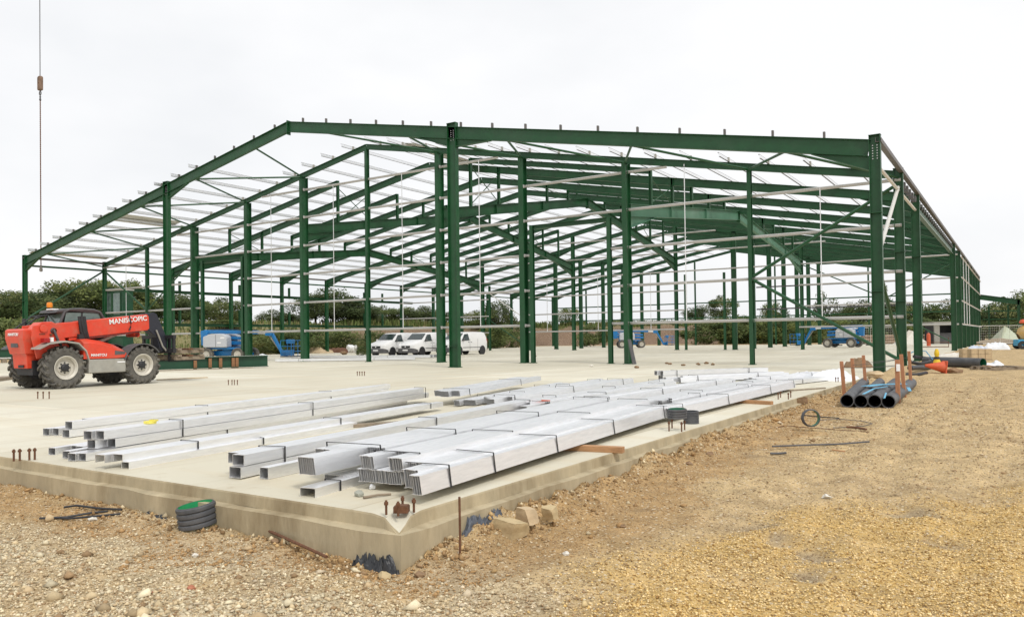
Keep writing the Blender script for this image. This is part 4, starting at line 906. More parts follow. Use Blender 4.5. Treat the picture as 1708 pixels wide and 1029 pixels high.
# upright side cheeks carrying the boom pivot
m = MB()
for y in (-.62, -.06): m.ext([(-2.05,1.5),(-2.0,1.86),(-1.55,1.93),(-1.2,1.70),(-.95,1.25),(-.95,.9),(-1.9,.9)], y-.02, y+.02)
m.lathe([(.09,-.35),(.09,.36)], (-1.72,-.34,1.78), (0,1,0), 14); m.lathe([(0,-.36),(.11,-.36),(.11,-.32)], (-1.72,-.34,1.78), (0,1,0), 14)
m.build('pivot_frame', RED, T, bevel=.01)
# boom: rear hump, main section, inner section
bm_ = MB(); bm_.ext([(-1.98,1.50),(-2.0,1.70),(-1.72,1.97),(-1.42,1.99),(-1.30,1.94),(-.52,2.01),(-.52,1.55),(-1.3,1.47)], -.56, -.12)
bm_.ext([(-.54,1.50),(-.54,2.02),(1.70,2.27),(1.76,2.20),(1.78,1.80),(1.70,1.74)], -.58, -.10)
boom = bm_.build('boom', RED, T, bevel=.02)
m = MB(); m.ext([(-.9,1.415),(-.9,1.50),(1.45,1.72),(1.45,1.66)], -.54, -.14); m.build('boom_underframe', RED, boom, bevel=.008)
m = MB(); m.tube([(-.7,-.60,1.48),(.4,-.605,1.58),(1.45,-.60,1.70)], .014, 6); m.build('hose', BLACK, boom)
m = MB(); m.tube([(1.05,-.585,2.21),(1.06,-.61,2.1),(1.09,-.615,1.98),(1.08,-.61,1.84),(1.03,-.6,1.74)], .022, 8); m.build('hose', BLACK, boom, True)
m = MB(); m.lathe([(.085,-.6),(.085,-.1)], (1.33,0,1.6), (0,1,0), 14); m.build('lower_roller', RED, boom)
Mt = Matrix.Translation((.36, -.592, 1.925)) @ Matrix.Rotation(R(6.5), 4, 'Y').inverted() @ Matrix.Rotation(R(90), 4, 'X')
text('lettering', 'MANISCOPIC', .225, WHITE, boom, Mt)
# bundle of hoses standing at the boom side, lift cylinder
m = MB()
for i, (x, y) in enumerate(((-.62,-.60),(-.56,-.63),(-.50,-.62),(-.46,-.60))): m.tube([(x,y,2.16),(x+.02,y-.02,1.95),(x+.05,y-.02,1.72),(x+.12,y,1.5),(x+.16,y+.05,1.42)], .045, 8)
m.bb(-.66,-.42,-.66,-.56,1.42,1.62); m.build('hose_bundle', BLACK, T, True)
m = MB(); m.lathe([(.07,-.06),(.09,.0),(.09,.06)], (-1.42,-.64,1.72), (0,1,0), 12); m.tube([(-1.42,-.66,1.76),(-1.38,-.70,1.6),(-1.30,-.68,1.42),(-1.2,-.66,1.28)], .035, 8); m.build('steering_hose', CHARCOAL, T, True)
m = MB(); m.tube([(-.35,-.34,1.15),(.75,-.34,1.62)], .06, 10); m.build('lift_cylinder', STEEL_G, T, True)
m = MB(); m.box((-1.62,-.66,1.38), (.12,.05,.07)); m.box((-1.5,-.66,1.60),(.06,.05,.06)); m.box((-1.75,-.64,1.62),(.16,.03,.02)); m.build('valve_block', RUST, T)
# engine cover, side tank
m = MB(); m.loft([[(x, -1.0, zb), (x, -.42, zb), (x, -.42, zt), (x, -.80, zt), (x, -1.0, zt-.13)] for x, zb, zt in ((-.72,.86,1.46),(-.5,.86,1.47),(-.1,.86,1.41),(.35,.86,1.28),(.68,.88,1.12),(.76,.9,1.02))])
ec = m.build('engine_cover', RED, T, True, bevel=.02)
m = MB(); m.loft([[(x, -1.006, z0), (x, -.99, z0), (x, -.99, z1), (x, -1.006, z1)] for x, z0, z1 in ((.28,.96,1.10),(.62,.98,1.06))]); m.build('grille', CHARCOAL, ec)
Mt = Matrix.Translation((-.50, -1.012, .935)) @ Matrix.Rotation(R(90), 4, 'X'); text('lettering', 'MANITOU', .11, WHITE, ec, Mt)
m = MB(); m.bb(-.56,.66,-1.0,-.42,.42,.845); tk = m.build('fuel_tank', STEEL_G, T, bevel=.03)
m = MB(); m.bb(.36,.62,-1.008,-.998,.72,.76); m.build('sticker', WHITE_P, tk)
# mudguards
def guard(name, x, y0, y1, r, a0, a1, mt, z0=.62, th=.03, n=12, flare=0):
    m = MB(); A = [a0+(a1-a0)*i/n for i in range(n+1)]
    o_ = [(x+math.cos(a)*(r+th), z0+math.sin(a)*(r+th)) for a in A]; i_ = [(x+math.cos(a)*r, z0+math.sin(a)*r) for a in A]
    for k in range(n): m.ext([i_[k], i_[k+1], o_[k+1], o_[k]], y0, y1)
    return m.build(name, mt, T, True)
for s in (-1, 1):
    ya, yb = (-1.05, -.56) if s < 0 else (.56, 1.05)
    guard('mudguard', 1.25, ya, yb, .66, R(35), R(165), CHARCOAL)
    m = MB(); P = [(-2.02,1.22),(-1.75,1.36),(-1.30,1.42),(-.90,1.36),(-.66,1.12),(-.58,.86)]
    for a, b in zip(P[:-1], P[1:]): m.ext([a, b, (b[0]-.015, b[1]-.045), (a[0]-.015, a[1]-.045)], ya-.02, yb)
    fd = m.build('mudguard', STEEL_G if s < 0 else CHARCOAL, T, True)
    m = MB(); m.bb(-1.86,-1.70,ya+.08,ya+.30,1.37,1.50); m.build('tail_light', REDLENS, fd, bevel=.01)
    m = MB(); m.bb(-1.69,-1.62,ya+.04,ya+.14,1.39,1.52); m.build('light_bracket', WHITE_P, fd)
    m = MB(); m.ext([(-1.8,.9),(-1.6,1.3),(-1.25,1.36),(-.95,1.28),(-.72,.95)], (-.58 if s < 0 else .56), (-.56 if s < 0 else .58)); m.build('arch_liner', BLACK, T)
# cab on the left side
m = MB(); m.bb(-.85,.75,.10,.98,.85,1.52); cab = m.build('cab', BLACK, T, bevel=.02)
def tubeframe(name, paths, r, mt, parent): 
    m = MB()
    for p in paths: m.tube(p, r, 8)
    return m.build(name, mt, parent, True)
CP = lambda y: [(-.98,y,1.45),(-.80,y,1.95),(-.66,y,2.32),(-.52,y,2.39),(-.2,y,2.41),(.28,y,2.39),(.48,y,2.33),(.62,y,2.12),(.72,y,1.75),(.74,y,1.45)]
tubeframe('roll_bar', [CP(.10), CP(.98), [(-.66,.1,2.32),(-.66,.98,2.32)], [(.48,.1,2.33),(.48,.98,2.33)]], .045, CHARCOAL, cab)
m = MB(); m.ext([(-.95,2.28),(-.9,2.37),(-.5,2.43),(.3,2.42),(.46,2.35),(.4,2.31),(-.5,2.34)], .08, 1.0); m.build('cab_roof', CHARCOAL, cab, bevel=.02)
m = MB(); m.bb(-.93,-.72,.3,.62,2.375,2.42); m.build('work_light', WHITE_P, cab, bevel=.01)
m = MB(); m.ext([(-.74,1.5),(-.60,2.3),(.44,2.3),(.66,1.8),(.68,1.5)], .115, .125); m.build('side_window', GLASS_C, cab)
m = MB(); m.ext([(-.74,1.5),(-.60,2.3),(.44,2.3),(.66,1.8),(.68,1.5)], .955, .965); m.build('side_window', GLASS_C, cab)
m = MB(); m.add([(-.93,.14,1.5),(-.93,.94,1.5),(-.68,.94,2.28),(-.68,.14,2.28),(-.94,.14,1.5),(-.94,.94,1.5),(-.69,.94,2.28),(-.69,.14,2.28)], [(0,1,2,3),(7,6,5,4),(0,4,5,1),(2,6,7,3)]); m.build('rear_window', GLASS_C, cab)
m = MB(); m.bb(-.25,.15,.35,.75,1.5,1.62); m.bb(-.32,-.2,.37,.73,1.55,2.1); m.build('seat', BLACK, cab, bevel=.04)
m = MB(); m.tube([(-.15,.12,1.5),(-.10,.12,2.3)], .03, 6); m.build('window_pillar', BLACK, cab)
m = MB(); m.add([(.18,.108,1.6),(.26,.108,1.6),(.2,.108,2.05),(.12,.108,2.05)], [(0,1,2,3)]); m.build('sticker', WHITE_P, cab)
m = MB(); m.tube([(-1.25,1.25,1.35),(-1.2,1.2,2.0),(-.72,1.0,2.25)], .02, 6); m.tube([(-1.75,.95,1.75),(-1.15,1.0,2.18),(-.7,.95,2.28)], .022, 6); m.tube([(-1.75,.5,1.72),(-1.25,.55,2.16),(-.7,.5,2.28)], .022, 6); m.tube([(-1.2,.55,2.17),(-1.18,1.0,2.18)], .02, 6); m.build('guard_rail', BLACK, cab, True)
m = MB(); m.bb(-1.32,-1.28,1.08,1.26,1.9,2.12); m.build('mirror', BLACK, cab, bevel=.01)
m = MB(); m.tube([(-.82,.62,2.36),(-.82,.62,2.46)], .02, 6); m.build('beacon_stalk', BLACK, cab)
m = MB(); m.lathe([(.07,2.46),(.085,2.48),(.085,2.56),(.07,2.62),(0,2.63)], (-.82,.62,0), (0,0,1), 16); m.build('beacon', AMBER, cab, True)
# boom head, carriage and forks
m = MB(); m.ext([(1.72,1.80),(1.66,2.30),(2.02,2.33),(2.12,2.28),(2.52,1.42),(2.48,1.18),(2.30,1.02),(2.2,1.15),(2.12,1.5)], -.50, -.18); hd_ = m.build('boom_head', mat('navy_head', (.022,.024,.036), .5), T, bevel=.02)
m = MB(); m.bb(2.40,2.52,-.95,.75,.98,1.12); m.bb(2.40,2.52,-.95,.75,1.46,1.58)
for y in (-.9,-.45,.25,.7): m.bb(2.42,2.50,y-.04,y+.04,.98,1.58)
m.build('carriage', BLACK, hd_)
for y in (-.55, .35):
    m = MB(); m.bb(2.52,2.58,y-.06,y+.06,.70,1.55); m.bb(2.52,3.7,y-.06,y+.06,.68,.73); m.build('fork', BLACK, hd_)
m = MB(); m.tube([(2.05,-.55,1.75),(2.28,-.56,1.2),(2.42,-.56,1.05)], .03, 8); m.build('tilt_cylinder', STEEL_G, hd_, True)
# worn timbers carried on the forks
t = thing('timber_pallet_stack', 'stack of dark weathered timbers carried on the forks of the red telehandler', 'timber stack', tuple(tc_+V((-.05, 3.1, .735))), TR)
for j in range(2):
    for i in range(4): m = MB(); m.box((0,-.75+.48*i+.05*j,.05+.22*j), (1.15,.13,.11)); m.build('board', TIMBER_G, t)
    for i in range(3): m = MB(); m.box((-.48+.45*i,0,.14+.22*j), (.16,1.75,.06)); m.build('board', RUST if i == 1 else TIMBER_G, t)
# red attachment and the steel beam propped on timbers
q = G(290, 615, 0); t = thing('fork_attachment', 'small red steel attachment standing on the floor in front of the timber propped beam', 'attachment', (q.x-.3, q.y+.1, 0), R(70))
m = MB(); m.ext([(-.75,0),(-.7,.36),(.2,.36),(.62,.08),(.62,0)], -.3, -.26); m.ext([(-.75,0),(-.7,.36),(.2,.36),(.62,.08),(.62,0)], .26, .3); m.build('cheek', RED, t)
m = MB(); m.bb(-.72,-.66,-.3,.3,.02,.36); m.bb(.1,.18,-.28,.28,.22,.34); m.bb(-.3,-.24,-.28,.28,.0,.08); m.build('crossbar', RED, t)
m = MB(); m.bb(-.75,.7,-.34,.34,-.0,.03); m.build('base_plate', RUST, t)
B0, B1 = G(262, 618.5, 0), G(448, 612.5, 0); ux = (B1-B0).normalized(); B0 = B0-ux*3.2; nb = V((-ux.y, ux.x, 0))
t = thing('steel_beam', 'deep green steel beam lying on its side props, pale top flange, behind the telehandler', 'steel beam', tuple(B0), math.atan2(ux.y, ux.x))
ln = (B1-B0).length
m = MB(); m.ibeam((0,.16,.33), (ln,.16,.33), .56, .34, (0,0,1), .03, .02); b = m.build('web_and_flanges', mat('green_paint_dark', (.009,.06,.028), .5, 0, .2, 2), t)
m = MB(); m.bb(.05, ln-.05, -.005, .325, .611, .618); m.build('pale_strip', GALV_DULL, t)  # thin pale strip along the top flange
for px_ in (322, 355, 379, 409, 418):
    q = G(px_, 616, 0); s = (q-B0).dot(ux)
    m = MB(); m.box((0,0,.27), (.15,.10,.53)); o = m.build('timber_prop', mat('timber_brown', (.26,.13,.06), .85, 0, .25, 8), bevel=.005); o.location = tuple(B0+ux*s+nb*.07); o.rotation_euler = (0,0,math.atan2(ux.y, ux.x)); tag(o, 'upright timber block wedged in the side of the green beam', 'timber', 'timber blocks along the beam')
m = MB(); m.bb(0, ln*.72, -.16, .12, 0, .03); o = m.build('timber_runner', TIMBER_G); o.location = tuple(B0+ux*1.5-nb*.14); o.rotation_euler = (0,0,math.atan2(ux.y, ux.x)); tag(o, 'long thin weathered board lying along the foot of the green beam', 'timber')
# second beam and a timber stack at the left margin
q = G(-30, 607, 0); t = thing('steel_beam', 'green steel beam resting on dark bearers at the left margin behind the telehandler', 'steel beam', (q.x-2, q.y, 0), R(78))
m = MB(); m.ibeam((-3,0,.72), (3.4,0,.72), .62, .3); m.build('web_and_flanges', MATS['green_paint_dark'], t)
m = MB(); m.bb(-3, 3.4, -.16, .16, .31, .40); m.build('pale_bearer', GALV_DULL, t)
for x in (-2.5,-1,.6,2,3): m = MB(); m.bb(x, x+.3, -.2, .2, 0, .30); m.build('bearer', TIMBER_G, t)
timber('flat weathered planks stacked on the slab at the left margin by the telehandler tyre', tuple(G(-40, 640)[:2]), tuple(G(17, 632)[:2]), .5, .12, mt=TIMBER_G, name='timber_planks')
timber('thin sandy board lying on the floor right of the telehandler front tyre', tuple(G(262, 634)[:2]), tuple(G(345, 630)[:2]), .18, .03, mt=BRICKY, name='timber_board')

# ------------------------------------------------------------------ blue articulated boom lifts
def boom_lift(label):
    t = thing('boom_lift', label, 'boom lift', group='blue articulated boom lifts')
    m = MB(); m.bb(-1.25,1.25,-.42,.42,.38,.72); m.bb(-1.3,-1.0,-.85,.85,.36,.56); m.bb(1.0,1.3,-.85,.85,.36,.56); m.build('chassis', BLUE, t, bevel=.03)
    for x in (-1.15, 1.15):
        for y in (-.92, .92):
            s = 1 if y > 0 else -1; m = MB()
            m.lathe([(.26,-.13),(.40,-.16),(.455,-.12),(.46,0),(.455,.12),(.40,.16),(.26,.13)], (0,0,0), (0,1,0), 26, closed=True); o = m.build('wheel', RUBBER, t, True); o.location = (x, y, .46)
            m = MB(); m.lathe([(.27,s*.13),(.25,s*.10),(.12,s*.07),(.1,s*.13),(0,s*.13)], (0,0,0), (0,1,0), 22); m.build('rim', RIM, o, True, fix=False)
    m = MB(); m.lathe([(.5,.72),(.5,.82),(0,.82)], n=24); m.bb(-1.3,1.2,-.8,.8,.82,.95); m.build('turntable', BLUE, t, bevel=.02)
    for s in (-1, 1):        # rounded grey hoods on both sides
        m = MB(); y0, y1 = (-1.02, -.38) if s < 0 else (.38, 1.02)
        m.ext([(-1.38,.95),(-1.42,1.10),(-1.40,1.72),(-1.15,1.80),(-1.0,1.88),(-.2,1.92),(.18,1.84),(.34,1.66),(.36,1.05),(.33,.95)], y0, y1); h = m.build('engine_hood', HOODGREY, t, True, bevel=.06)
        m = MB(); yy = s*1.024; m.box((-.45,yy,1.42), (.02,.01,.86)); m.build('hood_seam', CHARCOAL, h)
        m = MB(); m.box((.05,yy,1.62), (.3,.008,.10)); m.build('sticker', WHITE_P, h)
        m = MB(); m.box((-.2,yy,1.28), (.28,.008,.10)); m.build('sticker', REDLENS if False else WHITE_P, h)
    m = MB(); m.bb(-1.45,-.6,-.36,.36,.95,1.55); m.build('counterweight', BLUE, t, bevel=.05)
    # stacked booms and risers
    m = MB(); m.bar((-1.7,0,1.35), (1.5,0,1.22), .26, .24); m.build('lower_riser', BLUE, t, bevel=.02)
    m = MB(); m.bar((-1.75,0,1.72), (1.45,0,1.55), .24, .2); m.build('upper_riser', BLUE, t, bevel=.02)
    m = MB(); m.ext([(-2.05,1.1),(-2.12,2.12),(-1.75,2.22),(-1.55,2.05),(-1.6,1.15)], -.2, .2); m.build('riser_elbow', BLUE, t, bevel=.04)
    m = MB(); m.bar((-1.9,0,2.08), (2.1,0,1.98), .26, .26); m.build('main_boom', BLUE, t, bevel=.02)
    m = MB(); m.bar((2.0,0,1.97), (2.75,0,1.93), .18, .18); m.build('boom_extension', GALV, t)
    m = MB(); m.ext([(2.65,1.75),(2.7,2.1),(3.1,2.12),(3.25,1.95),(3.1,1.7)], -.13, .13); m.build('jib_knuckle', BLUE, t, bevel=.02)
    m = MB(); m.bar((3.07,0,1.95), (3.9,0,.42), .17, .19, (1,0,.5)); m.build('jib', BLUE, t, bevel=.02)
    m = MB(); m.tube([(2.9,.0,1.75),(3.55,.0,.85)], .045, 8); m.build('jib_cylinder', STEEL_G, t)
    m = MB(); m.bb(3.85,4.2,-.1,.1,.3,.62); m.build('basket_bracket', BLUE, t, bevel=.02)
    m = MB(); m.bb(4.2,5.0,-.95,.95,.24,.30); bk = m.build('basket', BLACK, t)
    m = MB()
    for x in (4.22, 4.98):
        for y in (-.93, 0, .93): m.tube([(x,y,.3),(x,y,1.38)], .024, 6)
    for z in (.62,.98,1.38): m.tube([(4.22,-.93,z),(4.98,-.93,z),(4.98,.93,z),(4.22,.93,z),(4.22,-.93,z)], .022, 6)
    m.build('guard_rail', BLUE, bk, True)
    m = MB(); m.box((4.35,.2,1.30), (.3,.7,.3)); m.build('control_box', BLUE, bk, bevel=.03)
    m = MB(); m.bb(4.21,4.24,-.9,.9,.32,.72); m.build('kick_plate', BLUE, bk)
    m = MB(); P = [(-1.6,.1,2.2),(-.5,.12,2.26),(1.0,.12,2.2),(1.9,.1,2.16)]; m.tube(P, .03, 6); m.build('hose', BLACK, t)
    return t
lift = boom_lift('large blue boom lift with grey hood, behind the green beam left of the gable')
q = GD(384, 600, 55); lift.location = (q.x, q.y, 0); lift.rotation_euler = (0,0,R(22)); lift.scale = (1.04,1.04,1.0)
l2 = copy_tree(lift); l2['label'] = 'boom lift parked far back, half hidden behind a gable column in the centre'; q = G(1045, 580.5); l2.location = (q.x+.1, q.y+1.0, 0); l2.rotation_euler = (0,0,R(32)); l2.scale = (1,1,1)
l3 = copy_tree(lift); l3['label'] = 'boom lift facing left, seen on the right through the end bay bracing'; q = G(1403, 579.5); l3.location = (q.x, q.y+.9, 0); l3.rotation_euler = (0,0,R(180-10)); l3.scale = (1,1,1)

# ------------------------------------------------------------------ white vans
def van(label):
    t = thing('parked_van', label, 'van', group='white vans parked on the slab')
    # stations: x, half width, sill z, belt z, roof z, roof half width
    ST = [(2.37,.70,.42,.74,.80,.62),(2.30,.84,.36,.86,.94,.76),(2.05,.91,.34,.98,1.08,.82),(1.55,.95,.34,1.10,1.20,.84),(1.28,.95,.34,1.14,1.30,.84),(.62,.95,.34,1.18,1.80,.74),(.40,.95,.34,1.18,1.88,.75),(-.6,.95,.34,1.18,1.92,.79),(-1.9,.95,.34,1.18,1.90,.79),(-2.2,.94,.36,1.17,1.84,.77),(-2.36,.90,.42,1.1,1.68,.74)]
    rings = []
    for x, hw, zs, zb, zt, rw in ST:
        rings.append([(x,-hw*.96,zs),(x,-hw,zs+.18),(x,-hw,zb),(x,-(hw+rw)/2*1.0,(zb+zt)/2+.02),(x,-rw,zt-.06),(x,-rw+.1,zt),(x,rw-.1,zt),(x,rw,zt-.06),(x,(hw+rw)/2,(zb+zt)/2+.02),(x,hw,zb),(x,hw,zs+.18),(x,hw*.96,zs)])
    m = MB(); m.loft(rings); body = m.build('body', WHITE, t, True)
    def pane(name, P, par=t, mt=GLASS, off=(0,0,0)):
        m = MB(); n = len(P); c = [V(p)+V(off) for p in P]; nn = (c[1]-c[0]).cross(c[2]-c[0]).normalized()*.006
        m.add([p+nn for p in c]+[p-nn for p in c], [tuple(range(n)), tuple(range(2*n-1,n-1,-1))]+[(i,n+i,n+(i+1)%n,(i+1)%n) for i in range(n)]); return m.build(name, mt, par)
    pane('windscreen', [(1.25,-.78,1.33),(1.25,.78,1.33),(.64,.70,1.80),(.64,-.70,1.80)], off=(.02,0,.012))
    for s in (-1, 1):
        pane('side_window', [(1.18,s*.955,1.17),(.12,s*.955,1.20),(.15,s*.80,1.76),(.62,s*.80,1.72)], off=(0,s*.008,0))
        m = MB(); m.box((.06,s*.956,.85), (.014,.008,.95)); m.build('door_seam', CHARCOAL, body)
        m = MB(); m.box((-1.0,s*.956,.85), (.012,.008,.95)); m.build('door_seam', CHARCOAL, body)
        m = MB(); m.box((.22,s*.96,1.06), (.16,.02,.04)); m.build('door_handle', CHARCOAL, body)
        m = MB(); m.box((-.12,s*.96,1.06), (.16,.02,.04)); m.build('door_handle', CHARCOAL, body)
        m = MB(); m.box((-.3,s*.955,.62), (2.6,.02,.05)); m.build('side_strip', CHARCOAL, body)
        m = MB(); m.box((1.02,s*1.06,1.27), (.09,.18,.22)); m.build('mirror', CHARCOAL if s > 0 else WHITE, t, bevel=.03)
        m = MB(); m.loft([[(2.12,s*.60,.86),(2.12,s*.87,.88),(2.0,s*.88,1.0),(2.0,s*.64,1.0)],[(2.33,s*.58,.76),(2.22,s*.85,.80),(2.06,s*.875,1.0),(2.16,s*.60,.96)]]); m.build('headlight', HEADL, t)
    m = MB(); m.loft([[(x,-hw,.24),(x,hw,.24),(x,hw,z),(x,-hw,z)] for x, hw, z in ((1.98,.965,.50),(2.28,.88,.60),(2.42,.72,.62),(2.46,.5,.60))]); m.build('bumper', CHARCOAL, t, bevel=.03)
    m = MB(); m.bb(2.33,2.44,-.42,.42,.66,.83); g_ = m.build('grille', BLACK, t, bevel=.02)
    m = MB(); m.lathe([(.055,0),(.055,.02),(0,.02)], (2.435,0,.75), (1,0,0), 14); m.build('round_badge', GALV, g_)
    m = MB(); m.bb(2.455,2.475,-.26,.26,.42,.53); m.build('number_plate', WHITE_P, t)
    for x in (1.45, -1.65):
        for y in (-.84, .84):
            s = 1 if y > 0 else -1; m = MB(); m.lathe([(.2,-.1),(.31,-.11),(.33,-.06),(.33,.06),(.31,.11),(.2,.1)], (0,0,0), (0,1,0), 24, closed=True); o = m.build('wheel', RUBBER_D, t, True); o.location = (x, y, .33)
            m = MB(); m.lathe([(.21,s*.10),(.17,s*.085),(.06,s*.11),(0,s*.11)], (0,0,0), (0,1,0), 20); m.build('rim', RIM_G, o, True, fix=False)
            m = MB(); m.lathe([(.40,s*.125),(.38,s*.128),(.0,s*.118)], (x,y,.36), (0,1,0), 22); a = m.build('wheel_arch', BLACK, t)
    for s in (-1, 1): m = MB(); m.bb(-2.40,-2.34,s*.84-.06,s*.84+.06,.95,1.35); m.build('tail_light', REDLENS, t)
    return t
v1 = van('rightmost white van, its long side to the camera, right of the tall canopy column')
def put(o, x, y, rz): o.location = (x, y, 0); o.rotation_euler = (0,0,R(rz))
q = GD(770, 585, 65.5); put(v1, q.x, q.y, -92)
v2 = copy_tree(v1); v2['label'] = 'middle white van of the three, nose between the two wide columns'; q = GD(707, 586, 65); put(v2, q.x, q.y, -88)
v3 = copy_tree(v1); v3['label'] = 'leftmost white van of the three with its nose clear of the columns'; q = GD(659, 586, 65.5); put(v3, q.x, q.y, -88)

# ------------------------------------------------------------------ crane hook hanging in front of the left eaves
DC = 58.0; pt = GD(67, 140, DC); pb = GD(68, 447, DC)
t = thing('crane_hook', 'rusty crane hook block with long chain hanging from a cable above the left eaves', 'crane hook', tuple(pt))
m = MB()
m.tube([(-.03,0,.55),(-.03,0,14)], .022, 6); m.tube([(.05,0,.55),(.05,0,14)], .008, 5); m.build('cable', CHARCOAL, t)
m = MB(); m.loft([[(-.2,-.13,z),(.2,-.13,z),(.2,.13,z),(-.2,.13,z)] if abs(z) < .5 else [(-.12,-.1,z),(.14,-.1,z),(.14,.1,z),(-.12,.1,z)] for z in (-.52,-.45,.45,.56)]); b = m.build('block', mat('rusty_brown', (.20,.13,.09), .8, 0, .4, 3, dirt=(.35,.26,.2), dirt_amt=.5), t, bevel=.03)
m = MB(); m.lathe([(.06,-.15),(.06,.15)], (-.02,0,.02), (0,1,0), 10); m.build('pin', RUST, b)
m = MB(); m.tube([(math.cos(a)*.12, 0, -.72+math.sin(a)*.13) for a in [2*math.pi*i/14 for i in range(15)]], .04, 8); m.tube([(0,0,-.5),(0,0,-.62)], .05, 8); m.build('hook', CHARCOAL, t, True)
m = MB(); m.lathe([(.02,0),(.06,-.06),(.05,-.22),(.08,-.36),(.02,-.42)], (0,0,-.88), (0,0,1), 10); m.build('shackle', CHARCOAL, t, True)
zb = pb.z-pt.z
m = MB(); m.tube([(0,0,-1.2),(.02,0,zb)], .028, 6); nl = 160
for i in range(nl): z = -1.3+(zb+1.3)*i/nl; m.box((.02*i/nl,0,z), (.075 if i % 2 else .045, .04 if i % 2 else .075, .06))
m.build('chain', RUST, t)
m = MB(); m.lathe([(.02,.15),(.05,.1),(.10,-.05),(.12,-.2),(.08,-.3),(0,-.3)], (.02,0,zb), (0,0,1), 12); m.build('end_weight', mat('grey_weight', (.28,.26,.24), .7), t, True)

# ------------------------------------------------------------------ earth bank round the far sides
BP = [(-120,-60),(-84,-22),(-74,4),(-67,26),(-65,55),(-64,78),(-58,87),(-44,91),(-30,92),(-20,95),(-13,103)]
def bank():
    P = [V((x, y, 0)) for x, y in BP]; seg = []
    for a, b in zip(P[:-1], P[1:]):
        n = max(2, int((b-a).length/.8))
        seg += [a.lerp(b, i/n) for i in range(n)]
    seg.append(P[-1]); n = len(seg); ds = [0, .5, 1, 1.6, 2.3, 3, 3.8, 4.6, 5.6, 7, 9, 12, 18, 30, 60, 120]
    vs = []; cols = []
    for i, p in enumerate(seg):
        t = (seg[min(i+3, n-1)]-seg[max(i-3, 0)]).normalized(); out = V((-t.y, t.x, 0)); end = min(1, (n-1-i)*.8/14)
        px_f = 1.0
        for d in ds:
            q = p+out*d*(1 if d < 13 else 1); u = min(d/5.2, 1); h = 3.35*(u*u*(3-2*u))*end
            nzv = float(fbm(np.array([q.x*.35]), np.array([q.y*.35]), 4)[0])-.45
            vs.append((q.x+nzv*1.4*out.x*(d > 0), q.y+nzv*1.4*out.y*(d > 0), h*(1+.25*nzv)+nzv*.5*(d > .3)-.06))
            g = min(1, max(0, (d-3.6)/2.5)); lw = 1 if p.y < 30 else max(0, 1-(p.y-30)/22)
            if p.x > -34: lw = max(lw, min(1, (p.x+34)/6))
            soil = np.array((.17,.115,.085))*(1+.5*nzv); grass = np.array((.19,.19,.085)); cols.append(soil*(1-max(g, lw))+grass*max(g, lw))
    k = len(ds); idx = np.arange(n*k).reshape(n, k); f = np.stack([idx[:-1,:-1], idx[1:,:-1], idx[1:,1:], idx[:-1,1:]], -1).reshape(-1, 4)
    me = mesh_np('earth_bank', np.array(vs), f, SOIL, np.array(cols), True); o = bpy.data.objects.new('earth_bank', me); C.objects.link(o); tag(o, None, None, kind='structure')
    return np.array(vs).reshape(n, k, 3), ds
BV, BDS = bank()
def blades(name, label, P, hgt, wd, cols, lean=.35, group=None):
    n = len(P); a = rng.random(n)*6.283; h = hgt*(.5+rng.random(n)); dx, dy = np.cos(a)*wd, np.sin(a)*wd
    lx, ly = (rng.random(n)-.5)*2*lean*h, (rng.random(n)-.5)*2*lean*h
    v = np.stack([np.stack([P[:,0]-dx, P[:,1]-dy, P[:,2]-.05], -1), np.stack([P[:,0]+dx, P[:,1]+dy, P[:,2]-.05], -1), np.stack([P[:,0]+lx+dx*.25, P[:,1]+ly, P[:,2]+h], -1), np.stack([P[:,0]+lx*.5-dx*.8, P[:,1]+ly*.5, P[:,2]+h*.7], -1)], 1).reshape(-1, 3)
    f = np.arange(4*n).reshape(n, 4); c = np.array(cols)[rng.integers(0, len(cols), n)]*(.7+.6*rng.random(n))[:, None]
    o = bpy.data.objects.new(name, mesh_np(name, v, f, STRAW, np.repeat(c, 4, 0))); C.objects.link(o); return tag(o, label, 'grass', group, 'stuff')
def bank_points(n, d0, d1, keep=lambda p: True):
    out = []; N_, K_, _ = BV.shape
    while len(out) < n:
        i = rng.integers(0, N_-1); d = d0+(d1-d0)*rng.random(); j = int(np.searchsorted(BDS, d))-1; j = max(0, min(K_-2, j)); t = (d-BDS[j])/(BDS[j+1]-BDS[j]); u = rng.random()
        p = (BV[i, j]*(1-t)+BV[i, j+1]*t)*(1-u)+(BV[i+1, j]*(1-t)+BV[i+1, j+1]*t)*u
        if keep(p): out.append(p)
    return np.array(out)
TAN = [(.36,.29,.16),(.30,.245,.13),(.26,.22,.11),(.18,.18,.07)]; GRN = [(.13,.18,.055),(.11,.15,.05),(.17,.20,.075),(.20,.19,.085)]
blades('tall_grass', 'tall tan and green grass covering the left part of the earth bank', bank_points(16000, .2, 11, lambda p: p[1] < 46), .42, .09, TAN[:2]+GRN+GRN)
blades('crop_rows', 'green standing crop along the top of the far earth bank', bank_points(11000, 4.4, 11, lambda p: p[1] >= 46), .75, .10, GRN+[(.13,.16,.05)])
blades('weeds', 'patchy weeds growing over the right end of the earth bank', bank_points(6000, .2, 6, lambda p: p[0] > -36 and p[1] > 80), .55, .12, GRN+[(.2,.16,.07),(.07,.09,.03)])

